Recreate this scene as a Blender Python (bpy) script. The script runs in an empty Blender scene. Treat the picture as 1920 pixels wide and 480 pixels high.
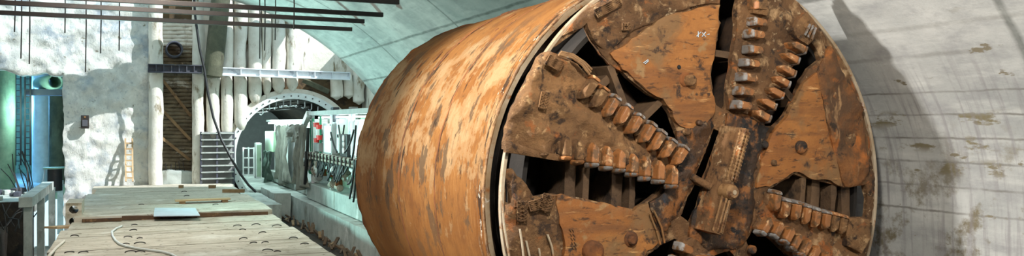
import bpy, bmesh, math, random
from mathutils import Vector, Matrix, noise
from mathutils.geometry import delaunay_2d_cdt
random.seed(7)
PI = math.pi
C = bpy.context.scene.collection
SC = bpy.context.scene

# ------------------------------------------------------------------ camera
F = 1550.0
VX, VY = 250.0, 230.0                       # where the tunnel axis (+Y) meets the picture
TH = math.atan((960 - VX) / F)
CT, ST = math.cos(TH), math.sin(TH)
cam = bpy.data.objects.new('camera', bpy.data.cameras.new('camera'))
C.objects.link(cam); SC.camera = cam
cam.data.sensor_width = 36; cam.data.lens = 36 * F / 1920
cam.data.shift_y = -(240 - VY) / 1920
cam.rotation_euler = (PI / 2, 0, -TH)
cam.data.clip_end = 300

def ray(px, py):
    a = (px - 960) / F; b = (VY - py) / F
    return Vector((a * CT + ST, CT - a * ST, b))
def PY(px, py, Y): r = ray(px, py); return r * (Y / r.y)
def PX(px, py, X): r = ray(px, py); return r * (X / r.x)
def PZ(px, py, Z): r = ray(px, py); return r * (Z / r.z)

# ------------------------------------------------------------------ materials
def srgb(c):
    return tuple(((v / 255) / 12.92 if v / 255 <= .04045 else ((v / 255 + .055) / 1.055) ** 2.4) for v in c) + (1,)
class NT:
    def __init__(s, name):
        s.m = bpy.data.materials.new(name); s.m.use_nodes = True
        s.t = s.m.node_tree; s.b = s.t.nodes['Principled BSDF']
    def n(s, ty, **k):
        o = s.t.nodes.new(ty)
        for a, v in k.items(): setattr(o, a, v)
        return o
    def l(s, a, b): s.t.links.new(a, b)
    def vec(s, uv=False, scale=(1, 1, 1), rot=(0, 0, 0), loc=(0, 0, 0)):
        mp = s.n('ShaderNodeMapping'); mp.inputs['Scale'].default_value = scale
        mp.inputs['Rotation'].default_value = rot; mp.inputs['Location'].default_value = loc
        if uv: s.l(s.n('ShaderNodeUVMap').outputs[0], mp.inputs[0])
        else: s.l(s.n('ShaderNodeNewGeometry').outputs['Position'], mp.inputs[0])
        return mp.outputs[0]
    def noise(s, v, scale, detail=6, rough=.6, dist=0.):
        o = s.n('ShaderNodeTexNoise'); s.l(v, o.inputs['Vector'])
        o.inputs['Scale'].default_value = scale; o.inputs['Detail'].default_value = detail
        o.inputs['Roughness'].default_value = rough; o.inputs['Distortion'].default_value = dist
        return o.outputs['Fac']
    def rng(s, f, a, b, c=0., d=1.):
        o = s.n('ShaderNodeMapRange'); s.l(f, o.inputs[0])
        for i, v in enumerate((a, b, c, d)): o.inputs[i + 1].default_value = v
        return o.outputs[0]
    def mix(s, f, a, b, mode='MIX'):
        o = s.n('ShaderNodeMix'); o.data_type = 'RGBA'; o.blend_type = mode
        if isinstance(f, (int, float)): o.inputs[0].default_value = f
        else: s.l(f, o.inputs[0])
        for i, v in ((6, a), (7, b)):
            if isinstance(v, tuple): o.inputs[i].default_value = v
            else: s.l(v, o.inputs[i])
        return o.outputs[2]
    def math(s, op, a, b=0.):
        o = s.n('ShaderNodeMath'); o.operation = op
        for i, v in ((0, a), (1, b)):
            if isinstance(v, (int, float)): o.inputs[i].default_value = v
            else: s.l(v, o.inputs[i])
        return o.outputs[0]
    def bump(s, h, dist=.02, strength=.7):
        o = s.n('ShaderNodeBump'); s.l(h, o.inputs['Height'])
        o.inputs['Distance'].default_value = dist; o.inputs['Strength'].default_value = strength
        s.l(o.outputs[0], s.b.inputs['Normal'])
    def fin(s, col, rough=.85, metal=0.):
        if isinstance(col, tuple): s.b.inputs['Base Color'].default_value = col
        else: s.l(col, s.b.inputs['Base Color'])
        if isinstance(rough, (int, float)): s.b.inputs['Roughness'].default_value = rough
        else: s.l(rough, s.b.inputs['Roughness'])
        s.b.inputs['Metallic'].default_value = metal
        return s.m

def blotch(name, base, spots, bump=.015, bscale=6., rough=.85, metal=0., stretch=(1, 1, 1), lohi=(.35, .65), uv=False):
    """base = two colours, spots = [(colour, scale, lo, hi, stretch)]"""
    t = NT(name)
    v = t.vec(uv, stretch)
    col = t.mix(t.rng(t.noise(v, 1.3, 8, .65), *lohi), srgb(base[0]), srgb(base[1]))
    for i, sp in enumerate(spots):
        c, sc, lo, hi = sp[:4]; st = sp[4] if len(sp) > 4 else (1, 1, 1)
        w = t.vec(uv, st, loc=(3.7 * i + 1, 1.3 * i, 5.1 * i))
        col = t.mix(t.rng(t.noise(w, sc, 7, .65, .3), lo, hi), col, srgb(c))
    t.bump(t.noise(v, bscale, 8, .7), bump)
    return t.fin(col, rough, metal)

M = {}
M['mud'] = blotch('caked_mud', ((84, 58, 34), (134, 96, 60)), [((186, 150, 108), 4.2, .54, .66), ((48, 34, 24), 5.5, .54, .64), ((168, 100, 48), 2.7, .56, .64), ((214, 186, 146), 9, .62, .7)], .09, 12)
M['mud_pale'] = blotch('dry_pale_mud', ((100, 70, 42), (156, 114, 72)), [((196, 158, 112), 5, .56, .66), ((58, 40, 26), 4, .53, .62), ((160, 96, 48), 2.4, .57, .65), ((124, 90, 56), 11, .5, .6)], .12, 13)
M['rust'] = blotch('orange_rust_plate', ((138, 84, 38), (168, 110, 54)), [((120, 76, 40), 1.5, .46, .64, (.5, 1, 4)), ((128, 94, 58), .9, .49, .58), ((150, 116, 76), 3.2, .58, .66), ((62, 44, 30), 3.1, .59, .66), ((202, 152, 96), 5, .6, .7, (.4, 1, 3)), ((84, 54, 30), 7, .56, .64, (.6, 1, 2.2))], .02, 16, rough=.75)
M['rust_mud'] = blotch('muddy_rust_plate', ((112, 70, 36), (142, 92, 48)), [((90, 64, 42), 1.4, .48, .6), ((158, 122, 84), 2.6, .56, .64, (2, 1, .6)), ((52, 38, 26), 3.5, .57, .65), ((170, 100, 44), 2, .58, .66)], .05, 11)
M['rust_dark'] = blotch('dark_rust', ((96, 58, 30), (140, 84, 40)), [((52, 38, 28), 1.6, .5, .66), ((36, 38, 44), 2.5, .62, .7), ((170, 110, 50), 3, .62, .72)], .03, 10)
M['greasy'] = blotch('greasy_black_steel', ((34, 28, 24), (84, 56, 32)), [((140, 88, 42), 3.2, .5, .6), ((40, 50, 62), 4.5, .6, .68), ((24, 20, 18), 5, .52, .6), ((130, 104, 76), 8, .6, .68)], .05, 12, rough=.55)
M['inner'] = blotch('inner_dark_steel', ((40, 30, 22), (72, 52, 36)), [((96, 72, 48), 2, .58, .7, (1, 1, .4)), ((24, 20, 16), 2, .5, .65)], .02, 8)  # dark brown tone for the parts inside the head
M['ribm'] = blotch('dusty_brown_rib', ((70, 52, 36), (112, 86, 60)), [((46, 34, 24), 3, .55, .65)], .04, 10)
M['void'] = blotch('shade_black_steel', ((20, 17, 14), (34, 28, 22)), [((46, 36, 26), 2, .6, .7)], .01, 9)  # near-black colour paints the unlit gap and depth inside the head
M['tooth'] = blotch('worn_orange_steel', ((170, 112, 64), (142, 92, 52)), [((104, 76, 50), 7, .48, .58), ((206, 166, 122), 9, .57, .66)], .01, 20, rough=.5)
M['carbide'] = blotch('bare_steel_tip', ((112, 108, 104), (156, 154, 152)), [((110, 82, 56), 9, .48, .58), ((160, 104, 60), 7, .56, .62)], .006, 25, rough=.5, metal=.1)
M['bare'] = blotch('scraped_pale_steel', ((196, 180, 156), (150, 124, 92)), [((150, 92, 44), 5, .56, .66), ((230, 225, 215), 3, .62, .7)], .006, 20, rough=.4, metal=.2)
M['crust'] = blotch('crusty_ridge', ((120, 88, 56), (168, 128, 84)), [((96, 60, 30), 6, .52, .64), ((214, 200, 180), 9, .62, .7)], .04, 22, rough=.45)

def barrel_mat():                                      # u = arc in metres from the crown, v = metres along the shield
    t = NT('rusty_shield_skin')
    sep = t.n('ShaderNodeSeparateXYZ'); t.l(t.n('ShaderNodeUVMap').outputs[0], sep.inputs[0])
    u, v = sep.outputs[0], sep.outputs[1]
    band = t.math('MULTIPLY', t.rng(u, -5.0, -4.3), t.rng(u, -1.9, -2.9))
    col = t.mix(t.rng(t.noise(t.vec(True, (.7, 1.1, 1)), .9, 9, .65), .38, .62), srgb((118, 74, 34)), srgb((142, 98, 52)))
    fine = t.noise(t.vec(True, (.6, 9, 1)), 3, 9, .75, .2)
    col = t.mix(t.rng(fine, .42, .68, 0, .5), col, srgb((112, 68, 32)))
    fine2 = t.noise(t.vec(True, (.5, 7, 1), loc=(7, 3, 0)), 2.6, 9, .75)
    col = t.mix(t.rng(fine2, .54, .7, 0, .35), col, srgb((186, 140, 88)))
    mott = t.noise(t.vec(True, (1.4, 2, 1), loc=(3, 3, 0)), 1.6, 10, .75)
    col = t.mix(t.rng(mott, .5, .6, 0, .6), col, srgb((104, 66, 36)))
    # dried clay: flat topped, running down in drips
    cl = t.noise(t.vec(True, (1.1, 1.15, 1), loc=(1, 9, 0)), 1.35, 12, .7, .1)
    drip = t.noise(t.vec(True, (.45, 7, 1), loc=(5, 2, 0)), 1.5, 6, .6)
    clf = t.math('ADD', t.math('ADD', cl, t.math('MULTIPLY', band, .13)), t.math('MULTIPLY', t.math('SUBTRACT', drip, .5), .18))
    col = t.mix(t.rng(clf, .59, .62, 0, .8), col, srgb((146, 114, 78)))
    col = t.mix(t.rng(clf, .66, .71, 0, .6), col, srgb((160, 132, 96)))
    dk = t.noise(t.vec(True, (.8, 1.5, 1), loc=(4, 2, 0)), 1.1, 12, .7, .1)
    col = t.mix(t.math('MULTIPLY', t.rng(dk, .55, .575, 0, .85), t.rng(u, -1.6, -2.6)), col, srgb((84, 66, 48)))
    def near(c, w): return t.rng(t.math('ABSOLUTE', t.math('SUBTRACT', v, c)), w, w * .2)
    seamy = t.math('MAXIMUM', near(12.95, .28), t.math('MAXIMUM', near(11.2, .16), near(9.5, .14)))
    bl = t.noise(t.vec(True, (1.1, 4, 1), loc=(9, 1, 0)), 1.8, 10, .72)
    col = t.mix(t.rng(t.math('ADD', bl, t.math('MULTIPLY', seamy, .1)), .6, .64, 0, .9), col, srgb((46, 34, 26)))
    wh = t.noise(t.vec(True, (1.6, 4, 1), loc=(2, 8, 0)), 2.2, 9, .7)
    col = t.mix(t.rng(t.math('ADD', wh, t.math('MULTIPLY', near(9.5, .16), .12)), .69, .71), col, srgb((220, 208, 186)))
    lw = t.rng(u, -5.1, -6.2)                           # scrubbed plain orange low on the flank
    col = t.mix(t.math('MULTIPLY', lw, .6), col, srgb((150, 98, 48)))
    t.bump(t.math('ADD', t.noise(t.vec(True, (1, 2, 1)), 9, 8, .7), t.rng(cl, .6, .64, 0, .3)), .015)
    t.b.inputs['Specular IOR Level'].default_value = .15
    return t.fin(col, .9)
M['barrel'] = barrel_mat()

def vault_mat():                                       # u = arc in metres, v = metres along the tunnel
    t = NT('cast_concrete_lining')
    P = t.vec(True, (1, 1, 1))
    col = t.mix(t.rng(t.noise(P, .5, 8, .6), .35, .65), srgb((150, 152, 150)), srgb((192, 192, 188)))
    col = t.mix(t.rng(t.noise(t.vec(True, (1.6, .8, 1)), 1.5, 8, .7), .48, .72, 0, .7), col, srgb((128, 128, 130)))
    col = t.mix(t.rng(t.noise(t.vec(True, (3, .5, 1), loc=(3, 1, 0)), 1.2, 7, .6), .52, .7, 0, .4), col, srgb((214, 214, 208)))
    sep = t.n('ShaderNodeSeparateXYZ'); t.l(t.n('ShaderNodeUVMap').outputs[0], sep.inputs[0])
    u = sep.outputs[0]
    low = t.rng(u, 10.6, 12.2)
    st = t.noise(t.vec(True, (1.1, 1, 1), loc=(8, 3, 0)), 1.6, 8, .7)
    col = t.mix(t.math('MULTIPLY', t.rng(st, .52, .62), low), col, srgb((112, 104, 84)))
    v_ = sep.outputs[1]
    wob = t.math('MULTIPLY', t.math('SUBTRACT', t.noise(P, 1.6, 4, .6), .5), .08)
    def line(x, period, off, w):
        d = t.math('PINGPONG', t.math('ADD', t.math('ADD', x, wob), 100 * period - off), period / 2)
        return t.rng(d, w * .3, w, 1, 0)
    def between(a, b): return t.math('MULTIPLY', t.rng(u, a - .02, a), t.rng(u, b, b + .02, 1, 0))
    vis = t.rng(t.noise(P, 1.4, 5, .6), .36, .6, .15, 1)
    big = line(v_, 7.39, 6.48, .08)
    big = t.math('MAXIMUM', big, t.math('MULTIPLY', line(u, 1.35, 7.35, .06), between(7.2, 8.9)))
    big = t.math('MULTIPLY', big, t.rng(t.noise(P, 2.3, 4, .6), .35, .6, .55, 1))
    fine = t.math('MULTIPLY', t.math('MULTIPLY', line(u, .36, 10.8, .022), between(10.2, 12.5)), vis)
    fine = t.math('MAXIMUM', fine, t.math('MULTIPLY', t.math('MULTIPLY', line(u, .45, 9.85, .05), between(9, 10.2)), t.math('MULTIPLY', vis, .45)))
    col = t.mix(t.math('MULTIPLY', fine, .75), col, srgb((96, 92, 84)))
    col = t.mix(t.math('MULTIPLY', big, .75), col, srgb((80, 84, 78)))
    blot = t.noise(t.vec(True, (2.2, .8, 1), loc=(6, 2, 0)), 1.7, 6, .65)
    near = line(u, .36, 10.88, .16)
    col = t.mix(t.math('MULTIPLY', t.math('MULTIPLY', t.rng(blot, .55, .6), near), between(10.7, 12)), col, srgb((118, 110, 86)))
    # narrow leak marks under the joints
    lk = t.noise(t.vec(True, (.35, 5, 1), loc=(3, 5, 0)), 2.2, 5, .55)
    col = t.mix(t.math('MULTIPLY', t.rng(lk, .5, .66, 0, .6), t.rng(u, 9.6, 10.6)), col, srgb((124, 120, 122)))
    pit = t.noise(t.vec(True, (2.6, 1, 1), loc=(1, 7, 0)), 1.9, 5, .6)
    col = t.mix(t.math('MULTIPLY', t.rng(pit, .66, .69), t.rng(u, 9, 9.8)), col, srgb((120, 112, 94)))
    t.bump(t.math('SUBTRACT', t.noise(P, 7, 8, .7), t.math('MULTIPLY', big, .8)), .012)
    return t.fin(col, .8)
M['vault'] = vault_mat()
M['plaster'] = blotch('rough_sprayed_concrete', ((192, 194, 190), (222, 221, 212)), [((158, 168, 176), .8, .5, .64), ((124, 120, 104), 3.4, .62, .69), ((170, 174, 174), 7, .57, .68), ((235, 232, 226), 1.4, .55, .7)], .07, 5, stretch=(1.2, 1, .7))
M['pile'] = blotch('pale_bored_pile_concrete', ((206, 200, 186), (228, 224, 214)), [((128, 112, 84), 1.6, .57, .66, (1, 1, .35)), ((100, 90, 66), 2.4, .64, .7, (2, 1, .3))], .05, 5)
M['pile_dark'] = blotch('shade_olive_concrete', ((66, 68, 54), (100, 100, 80)), [((60, 58, 44), 1.6, .55, .66, (1, 1, .35))], .05, 5)  # dark olive is the leaning pile's shade put into the colour
M['soil'] = blotch('brown_excavated_soil', ((70, 54, 34), (104, 84, 56)), [((44, 36, 26), 1.6, .52, .66)], .1, 4)
M['lagging'] = blotch('muddy_timber_lagging', ((96, 84, 66), (140, 126, 102)), [((196, 190, 176), 1.3, .56, .64, (.7, 1, 1)), ((50, 42, 32), 2, .56, .68)], .04, 6)
M['deck'] = blotch('weathered_concrete_slab', ((178, 171, 156), (200, 193, 178)), [((138, 130, 110), 3, .52, .66, (.25, 3, 1)), ((120, 112, 92), 6, .58, .66), ((156, 150, 132), 1.2, .52, .7, (.5, 2, 1)), ((130, 122, 104), 4, .64, .72), ((216, 214, 204), .7, .56, .7)], .01, 14)
M['conc'] = blotch('grey_formed_concrete', ((150, 158, 154), (184, 190, 184)), [((112, 112, 100), 1.4, .54, .7, (1, 1, .35)), ((210, 214, 210), 1.1, .58, .7)], .02, 8)
M['mud_shade'] = blotch('dark_mud_and_shade', ((34, 28, 22), (56, 46, 34)), [((22, 20, 18), 1, .5, .62), ((84, 70, 50), 4, .62, .7)], .05, 5, rough=.97)  # trench mud, also the tone that paints the bore's darkness
M['wood'] = blotch('old_timber', ((150, 122, 88), (112, 84, 56)), [((76, 52, 36), 3, .56, .68)], .01, 12, stretch=(1, 1, 1))
M['wood_dark'] = blotch('dirty_broken_timber', ((96, 70, 46), (66, 48, 34)), [((130, 100, 70), 4, .57, .66)], .01, 12)
M['wood_pale'] = blotch('pale_new_timber', ((196, 168, 130), (170, 140, 104)), [((120, 92, 64), 4, .6, .7)], .008, 12)
M['steel'] = blotch('dark_rebar_steel', ((26, 24, 24), (44, 36, 32)), [((58, 46, 38), 6, .58, .7)], .004, 30, rough=.6)
M['beam_pale'] = blotch('painted_pale_steel', ((232, 236, 238), (206, 212, 218)), [((130, 136, 150), 1.4, .56, .68)], .01, 8)
M['beam_dark'] = blotch('dark_blue_steel', ((58, 62, 76), (84, 84, 90)), [((110, 100, 84), 3, .6, .7)], .01, 8)
def flat(name, c, rough=.6, metal=0., em=None, es=0.):
    t = NT(name)
    v = t.vec(); col = t.mix(t.rng(t.noise(v, 3, 4, .6), .35, .7, 0, .35), srgb(c), srgb(tuple(x * .72 for x in c)))
    if em:
        t.b.inputs['Emission Color'].default_value = srgb(em); t.b.inputs['Emission Strength'].default_value = es
    t.bump(t.noise(v, 18, 3), .003)
    return t.fin(col, rough, metal)
M['white'] = flat('white_paint', (226, 232, 230), .5)
M['grey'] = flat('grey_paint', (150, 152, 152), .6)
M['black'] = flat('black_rubber', (22, 24, 26), .5)
M['red'] = flat('red_paint', (190, 40, 34), .5)
M['green'] = flat('green_paint', (30, 130, 96), .5)
M['tarp'] = blotch('grey_tarpaulin', ((112, 114, 106), (142, 142, 130)), [((92, 92, 86), 1.6, .52, .68, (2, 2, .5))], .02, 6)
M['tarp_green'] = blotch('dark_green_netting', ((56, 76, 68), (84, 100, 90)), [((36, 46, 44), 1.8, .52, .68, (2, 2, .5))], .02, 6)
M['lamp'] = flat('lit_tube', (240, 255, 250), .4, em=(225, 255, 250), es=14)
M['lamp_cyan'] = flat('lit_floodlight', (200, 240, 255), .4, em=(190, 240, 255), es=60)
M['pipe'] = flat('pale_green_pipe', (150, 176, 150), .5)
M['pillar_green'] = blotch('green_grey_pillar', ((110, 140, 116), (150, 172, 144)), [((70, 90, 74), 1.4, .54, .7, (1, 1, .3))], .02, 6)
M['sheet'] = flat('pale_blue_board', (196, 214, 226), .6)
M['manifold'] = blotch('dusty_machine_metal', ((130, 124, 112), (168, 160, 146)), [((70, 60, 50), 4, .54, .66)], .01, 14, rough=.5)

# ------------------------------------------------------------------ mesh building
WL = {}                                                # world location of each object made here
def reg(o, w, parent):
    WL[o.name] = Vector(w); o.location = Vector(w) - (WL[parent.name] if parent else Vector())
    if parent: o.parent = parent
    C.objects.link(o)
def tag(o, label=None, cat=None, group=None, kind=None):
    for k, v in (('label', label), ('category', cat), ('group', group), ('kind', kind)):
        if v: o[k] = v
    return o
def thing(name, loc, label, cat, group=None):
    o = bpy.data.objects.new(name, None); o.empty_display_size = .2; reg(o, loc, None)
    return tag(o, label, cat, group)
class MB:
    def __init__(s): s.v = []; s.f = []; s.mi = []; s.uv = {}; s.sm = []
    def add(s, vs, fs, mi=0, smooth=False):
        o = len(s.v); s.v += [Vector(v) for v in vs]
        for f in fs: s.f.append([i + o for i in f]); s.mi.append(mi); s.sm.append(smooth)
        return s
    def box(s, a, b, mi=0, rot=None, piv=None):
        (x0, y0, z0), (x1, y1, z1) = a, b
        x0, x1 = min(x0, x1), max(x0, x1); y0, y1 = min(y0, y1), max(y0, y1); z0, z1 = min(z0, z1), max(z0, z1)
        vs = [Vector(p) for p in ((x0, y0, z0), (x1, y0, z0), (x1, y1, z0), (x0, y1, z0), (x0, y0, z1), (x1, y0, z1), (x1, y1, z1), (x0, y1, z1))]
        if rot is not None:
            c = Vector(piv) if piv else sum(vs, Vector()) / 8
            vs = [c + rot @ (v - c) for v in vs]
        return s.add(vs, [(3, 2, 1, 0), (4, 5, 6, 7), (0, 1, 5, 4), (1, 2, 6, 5), (2, 3, 7, 6), (3, 0, 4, 7)], mi)
    def bar(s, p, q, w, h, mi=0, up=(0, 0, 1)):
        p, q = Vector(p), Vector(q); d = (q - p).normalized(); up = Vector(up)
        if abs(d.dot(up)) > .98: up = Vector((1, 0, 0))
        sd = d.cross(up).normalized(); u = sd.cross(d)
        vs = []
        for e in (p, q):
            for a, b in ((-1, -1), (1, -1), (1, 1), (-1, 1)): vs.append(e + sd * a * w / 2 + u * b * h / 2)
        return s.add(vs, [(0, 1, 2, 3), (7, 6, 5, 4), (0, 4, 5, 1), (1, 5, 6, 2), (2, 6, 7, 3), (3, 7, 4, 0)], mi)
    def tube(s, path, r, n=10, mi=0, cap=True, smooth=True):
        path = [Vector(p) for p in path]; R = r if isinstance(r, (list, tuple)) else [r] * len(path)
        vs = []; fs = []; prev = None
        for i, p in enumerate(path):
            d = (path[min(i + 1, len(path) - 1)] - path[max(i - 1, 0)]).normalized()
            a = prev if prev is not None else (Vector((0, 0, 1)) if abs(d.z) < .9 else Vector((1, 0, 0)))
            sd = (a - d * a.dot(d)).normalized(); prev = sd; u = d.cross(sd)
            for k in range(n): t = 2 * PI * k / n; vs.append(p + (sd * math.cos(t) + u * math.sin(t)) * R[i])
        for i in range(len(path) - 1):
            for k in range(n): fs.append((i * n + k, i * n + (k + 1) % n, (i + 1) * n + (k + 1) % n, (i + 1) * n + k))
        s.add(vs, fs, mi, smooth)
        if cap:
            o = len(s.v)
            s.add(vs[:n][::-1] , [tuple(range(n))], mi); s.add(vs[-n:], [tuple(range(n))], mi)
        return s
    def prism(s, pts, n, d, mi=0):                      # polygon pts extruded by vector n*d
        pts = [Vector(p) for p in pts]; k = len(pts); off = Vector(n) * d
        return s.add(pts + [p + off for p in pts], [tuple(range(k)), tuple(range(2 * k - 1, k - 1, -1))] + [(i, i + k, (i + 1) % k + k, (i + 1) % k) for i in range(k)], mi)
    def build(s, name, mats, parent=None, bevel=0, **tg):
        xs = [v.x for v in s.v]; ys = [v.y for v in s.v]; zs = [v.z for v in s.v]
        w = Vector(((min(xs) + max(xs)) / 2, (min(ys) + max(ys)) / 2, min(zs)))
        me = bpy.data.meshes.new(name); me.from_pydata([v - w for v in s.v], [], s.f)
        for m in (mats if isinstance(mats, (list, tuple)) else [mats]): me.materials.append(m)
        me.polygons.foreach_set('material_index', s.mi); me.polygons.foreach_set('use_smooth', s.sm)
        if s.uv:
            ul = me.uv_layers.new(name='UVMap')
            for lp in me.loops: ul.data[lp.index].uv = s.uv[lp.vertex_index]
        bm = bmesh.new(); bm.from_mesh(me); bmesh.ops.recalc_face_normals(bm, faces=bm.faces) if not getattr(s, 'keepn', 0) else None
        bm.to_mesh(me); bm.free()
        o = bpy.data.objects.new(name, me); reg(o, w, parent)
        if bevel:
            b = o.modifiers.new('bevel', 'BEVEL'); b.width = bevel; b.segments = 2; b.limit_method = 'ANGLE'
        tag(o, **tg)
        return o

def fbm(p, sc=1., o=4):
    return noise.fractal(Vector(p) * sc, 1., 2., o)
def inside(p, poly):
    x, y = p; r = False; n = len(poly)
    for i in range(n):
        x0, y0 = poly[i]; x1, y1 = poly[i - 1]
        if (y0 > y) != (y1 > y) and x < (x1 - x0) * (y - y0) / (y1 - y0) + x0: r = not r
    return r
def resample(poly, step, jit, seed=0):
    out = []; n = len(poly)
    for i in range(n):
        a, b = Vector(poly[i]), Vector(poly[(i + 1) % n]); L = (b - a).length; k = max(1, int(L / step))
        nrm = Vector((-(b - a).y, (b - a).x)) / max(L, 1e-6)
        for j in range(k):
            p = a.lerp(b, j / k)
            q = p + nrm * (jit * noise.noise(Vector((p.x * 3 + seed, p.y * 3, seed * 1.7))) if j else 0)
            out.append((q.x, q.y))
    return out
def plate(outline, holes, yf, thick, step=.07, amp=.02, nsc=3., jit=.03, mi=0, dome=None, mb=None, seed=0, edge=.35, back=True):
    """slab in the X-Z plane: rough front at y = yf (towards the camera), back at yf + thick"""
    mb = mb or MB()
    o = resample(outline, step * 1.2, jit, seed); hs = [resample(h, step * 1.2, jit, seed + 1) for h in holes]
    pts = list(o); edges = [(i, (i + 1) % len(o)) for i in range(len(o))]
    for h in hs:
        k = len(pts); pts += h; edges += [(k + i, k + (i + 1) % len(h)) for i in range(len(h))]
    bd = list(pts)
    x0 = min(p[0] for p in o); x1 = max(p[0] for p in o); z0 = min(p[1] for p in o); z1 = max(p[1] for p in o)
    rr = random.Random(seed + 5)
    cell = {}
    for b in bd: cell.setdefault((int(b[0] // step), int(b[1] // step)), []).append(b)
    z = z0
    while z < z1:
        x = x0
        while x < x1:
            p = (x + rr.uniform(-.3, .3) * step, z + rr.uniform(-.3, .3) * step); x += step
            cx, cz = int(p[0] // step), int(p[1] // step)
            near = any((b[0] - p[0]) ** 2 + (b[1] - p[1]) ** 2 < (.45 * step) ** 2 for i in (-1, 0, 1) for j in (-1, 0, 1) for b in cell.get((cx + i, cz + j), ()))
            if near or not inside(p, o) or any(inside(p, h) for h in hs): continue
            pts.append(p)
        z += step
    V, E_, Fc, *_ = delaunay_2d_cdt([Vector(p) for p in pts], edges, [], 1, 1e-5)
    tris = []
    for f in Fc:
        c = (sum(V[i].x for i in f) / len(f), sum(V[i].y for i in f) / len(f))
        if any(inside(c, h) for h in hs) or not inside(c, o): continue
        tris.append(tuple(f))
    cnt = {}
    for f in tris:
        for i in range(len(f)):
            a, b = f[i], f[(i + 1) % len(f)]; cnt.setdefault((min(a, b), max(a, b)), []).append((a, b))
    edg = [v[0] for v in cnt.values() if len(v) == 1]; eset = {i for e in edg for i in e}
    def yy(i):
        p = V[i]; n_ = fbm((p.x, yf * .7 + seed, p.y), nsc, 5) * amp
        if i in eset: n_ = n_ * edge + amp * .5
        return yf + n_ - (dome(p.x, p.y) if dome else 0)
    fr = [Vector((V[i].x, yy(i), V[i].y)) for i in range(len(V))]
    mb.add(fr, tris, mi, True)
    sv = []; sf = []
    for a, b in edg:
        k = len(sv)
        fa, fb = fr[a], fr[b]
        sv += [fa, fb, Vector((fb.x, yf + thick, fb.z)), Vector((fa.x, yf + thick, fa.z))]; sf.append((k, k + 1, k + 2, k + 3))
    mb.add(sv, sf, mi)
    if back: mb.add([Vector((v.x, yf + thick, v.y)) for v in V], [t[::-1] for t in tris], mi)
    return mb

# ------------------------------------------------------------------ the cavern
VC, VR = Vector((1.23, -5.3)), 10.5
YE, YW = 35.0, 42.0                                    # end of the vault, back wall of the open shaft
def vault():
    mb = MB(); prof = []
    A1 = math.asin(5.8 / VR); n1 = 56; R2 = 3.6          # three-centred arch: wide crown, tighter haunch, upright wall
    for i in range(n1 + 1):
        b = (PI / 2 - A1) * i / n1; a = PI / 2 - b
        prof.append((VC.x + VR * math.cos(a), VC.y + VR * math.sin(a), b * VR))
    s1 = prof[-1][2]; C2 = VC + Vector((math.cos(A1), math.sin(A1))) * (VR - R2)
    for i in range(1, 13):
        a = A1 * (1 - i / 12); prof.append((C2.x + R2 * math.cos(a), C2.y + R2 * math.sin(a), s1 + (A1 - a) * R2))
    s2 = prof[-1][2]; x2, z2 = prof[-1][:2]
    for i in range(1, 9): prof.append((x2 + .02 * i, z2 - .36 * i, s2 + .36 * i))
    left = [(-9.0, VC.y + VR, -10.2), (-4, VC.y + VR, -5.2)]
    prof = left + prof
    ys = [-4 + .75 * i for i in range(53)]; ys[-1] = YE
    n = len(prof)
    for j, y in enumerate(ys):
        for i, (x, z, s_) in enumerate(prof):
            q = fbm((x * .5, y * .5, z * .5), 1, 3) * .02
            d = Vector((x - VC.x, z - VC.y)).normalized()
            mb.v.append(Vector((x + d.x * q, y, z + d.y * q))); mb.uv[len(mb.v) - 1] = (s_, y)
    for j in range(len(ys) - 1):
        for i in range(n - 1):
            k = j * n + i; mb.f.append((k, k + 1, k + 1 + n, k + n)); mb.mi.append(0); mb.sm.append(True)
    # end face and outer skin
    o = len(mb.v)
    for i, (x, z, s_) in enumerate(prof):
        d = Vector((x - VC.x, z - VC.y)).normalized() if i > 1 else Vector((0, 1))
        for y, e in ((YE, 0), (YE, .55), (-4, .55)):
            mb.v.append(Vector((x + d.x * e, y, z + d.y * e))); mb.uv[len(mb.v) - 1] = (s_, y + e)
    for i in range(n - 1):
        k = o + 3 * i
        for f in ((k, k + 3, k + 4, k + 1), (k + 1, k + 4, k + 5, k + 2)): mb.f.append(f); mb.mi.append(0); mb.sm.append(False)
    mb.build('ceiling', M['vault'], kind='structure')
vault()
MB().box((-9.5, -4, -7), (-9, 62, 9)).build('wall_left', M['conc'], kind='structure')
MB().box((-9, -4.5, -7), (12.3, -4, 5.8)).build('wall_rear', M['conc'], kind='structure')
MB().box((10.85, YE, -4.4), (11.4, YW + .6, 5.2)).build('wall_right', M['pile'], kind='structure')
def ground(x0, x1, y0, y1, z, name, mat, amp=.04, step=.4):
    mb = MB(); nx = int((x1 - x0) / step) + 1; ny = int((y1 - y0) / step) + 1; vs = []; fs = []
    for j in range(ny + 1):
        for i in range(nx + 1):
            x = x0 + (x1 - x0) * i / nx; y = y0 + (y1 - y0) * j / ny
            vs.append((x, y, z + fbm((x, y, 0), .8, 4) * amp))
    for j in range(ny):
        for i in range(nx): k = j * (nx + 1) + i; fs.append((k, k + 1, k + nx + 2, k + nx + 1))
    mb.add(vs, fs, 0, True); return mb.build(name, mat, kind='structure')
ground(3.9, 11.8, -4, 43, -4.2, 'floor', M['mud_shade'], .06)
ground(-9, 3.9, -4, 43, -5.6, 'floor_pit', M['conc'], .05)

# back wall: left part with the big opening
def q(px, py, Y=YW): p = PY(px, py, Y); return (p.x, p.z)
open_ = [q(-120, 118), q(0, 130), q(22, 136), q(40, 142), q(62, 140), q(80, 136), q(100, 142), q(118, 141), q(119, 200), q(118, 260), q(120, 330), q(120, 480), q(120, 520), (-8.2, -6.9)]
wl = plate([(-9, -6.95), (-9, 8.5), (q(284, 0)[0], 8.5), (q(284, 0)[0], -6.95)], [open_], YW, 1.0, .12, .13, 1.6, .09, seed=3)
wl.build('wall_back', M['plaster'], kind='structure')
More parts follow.
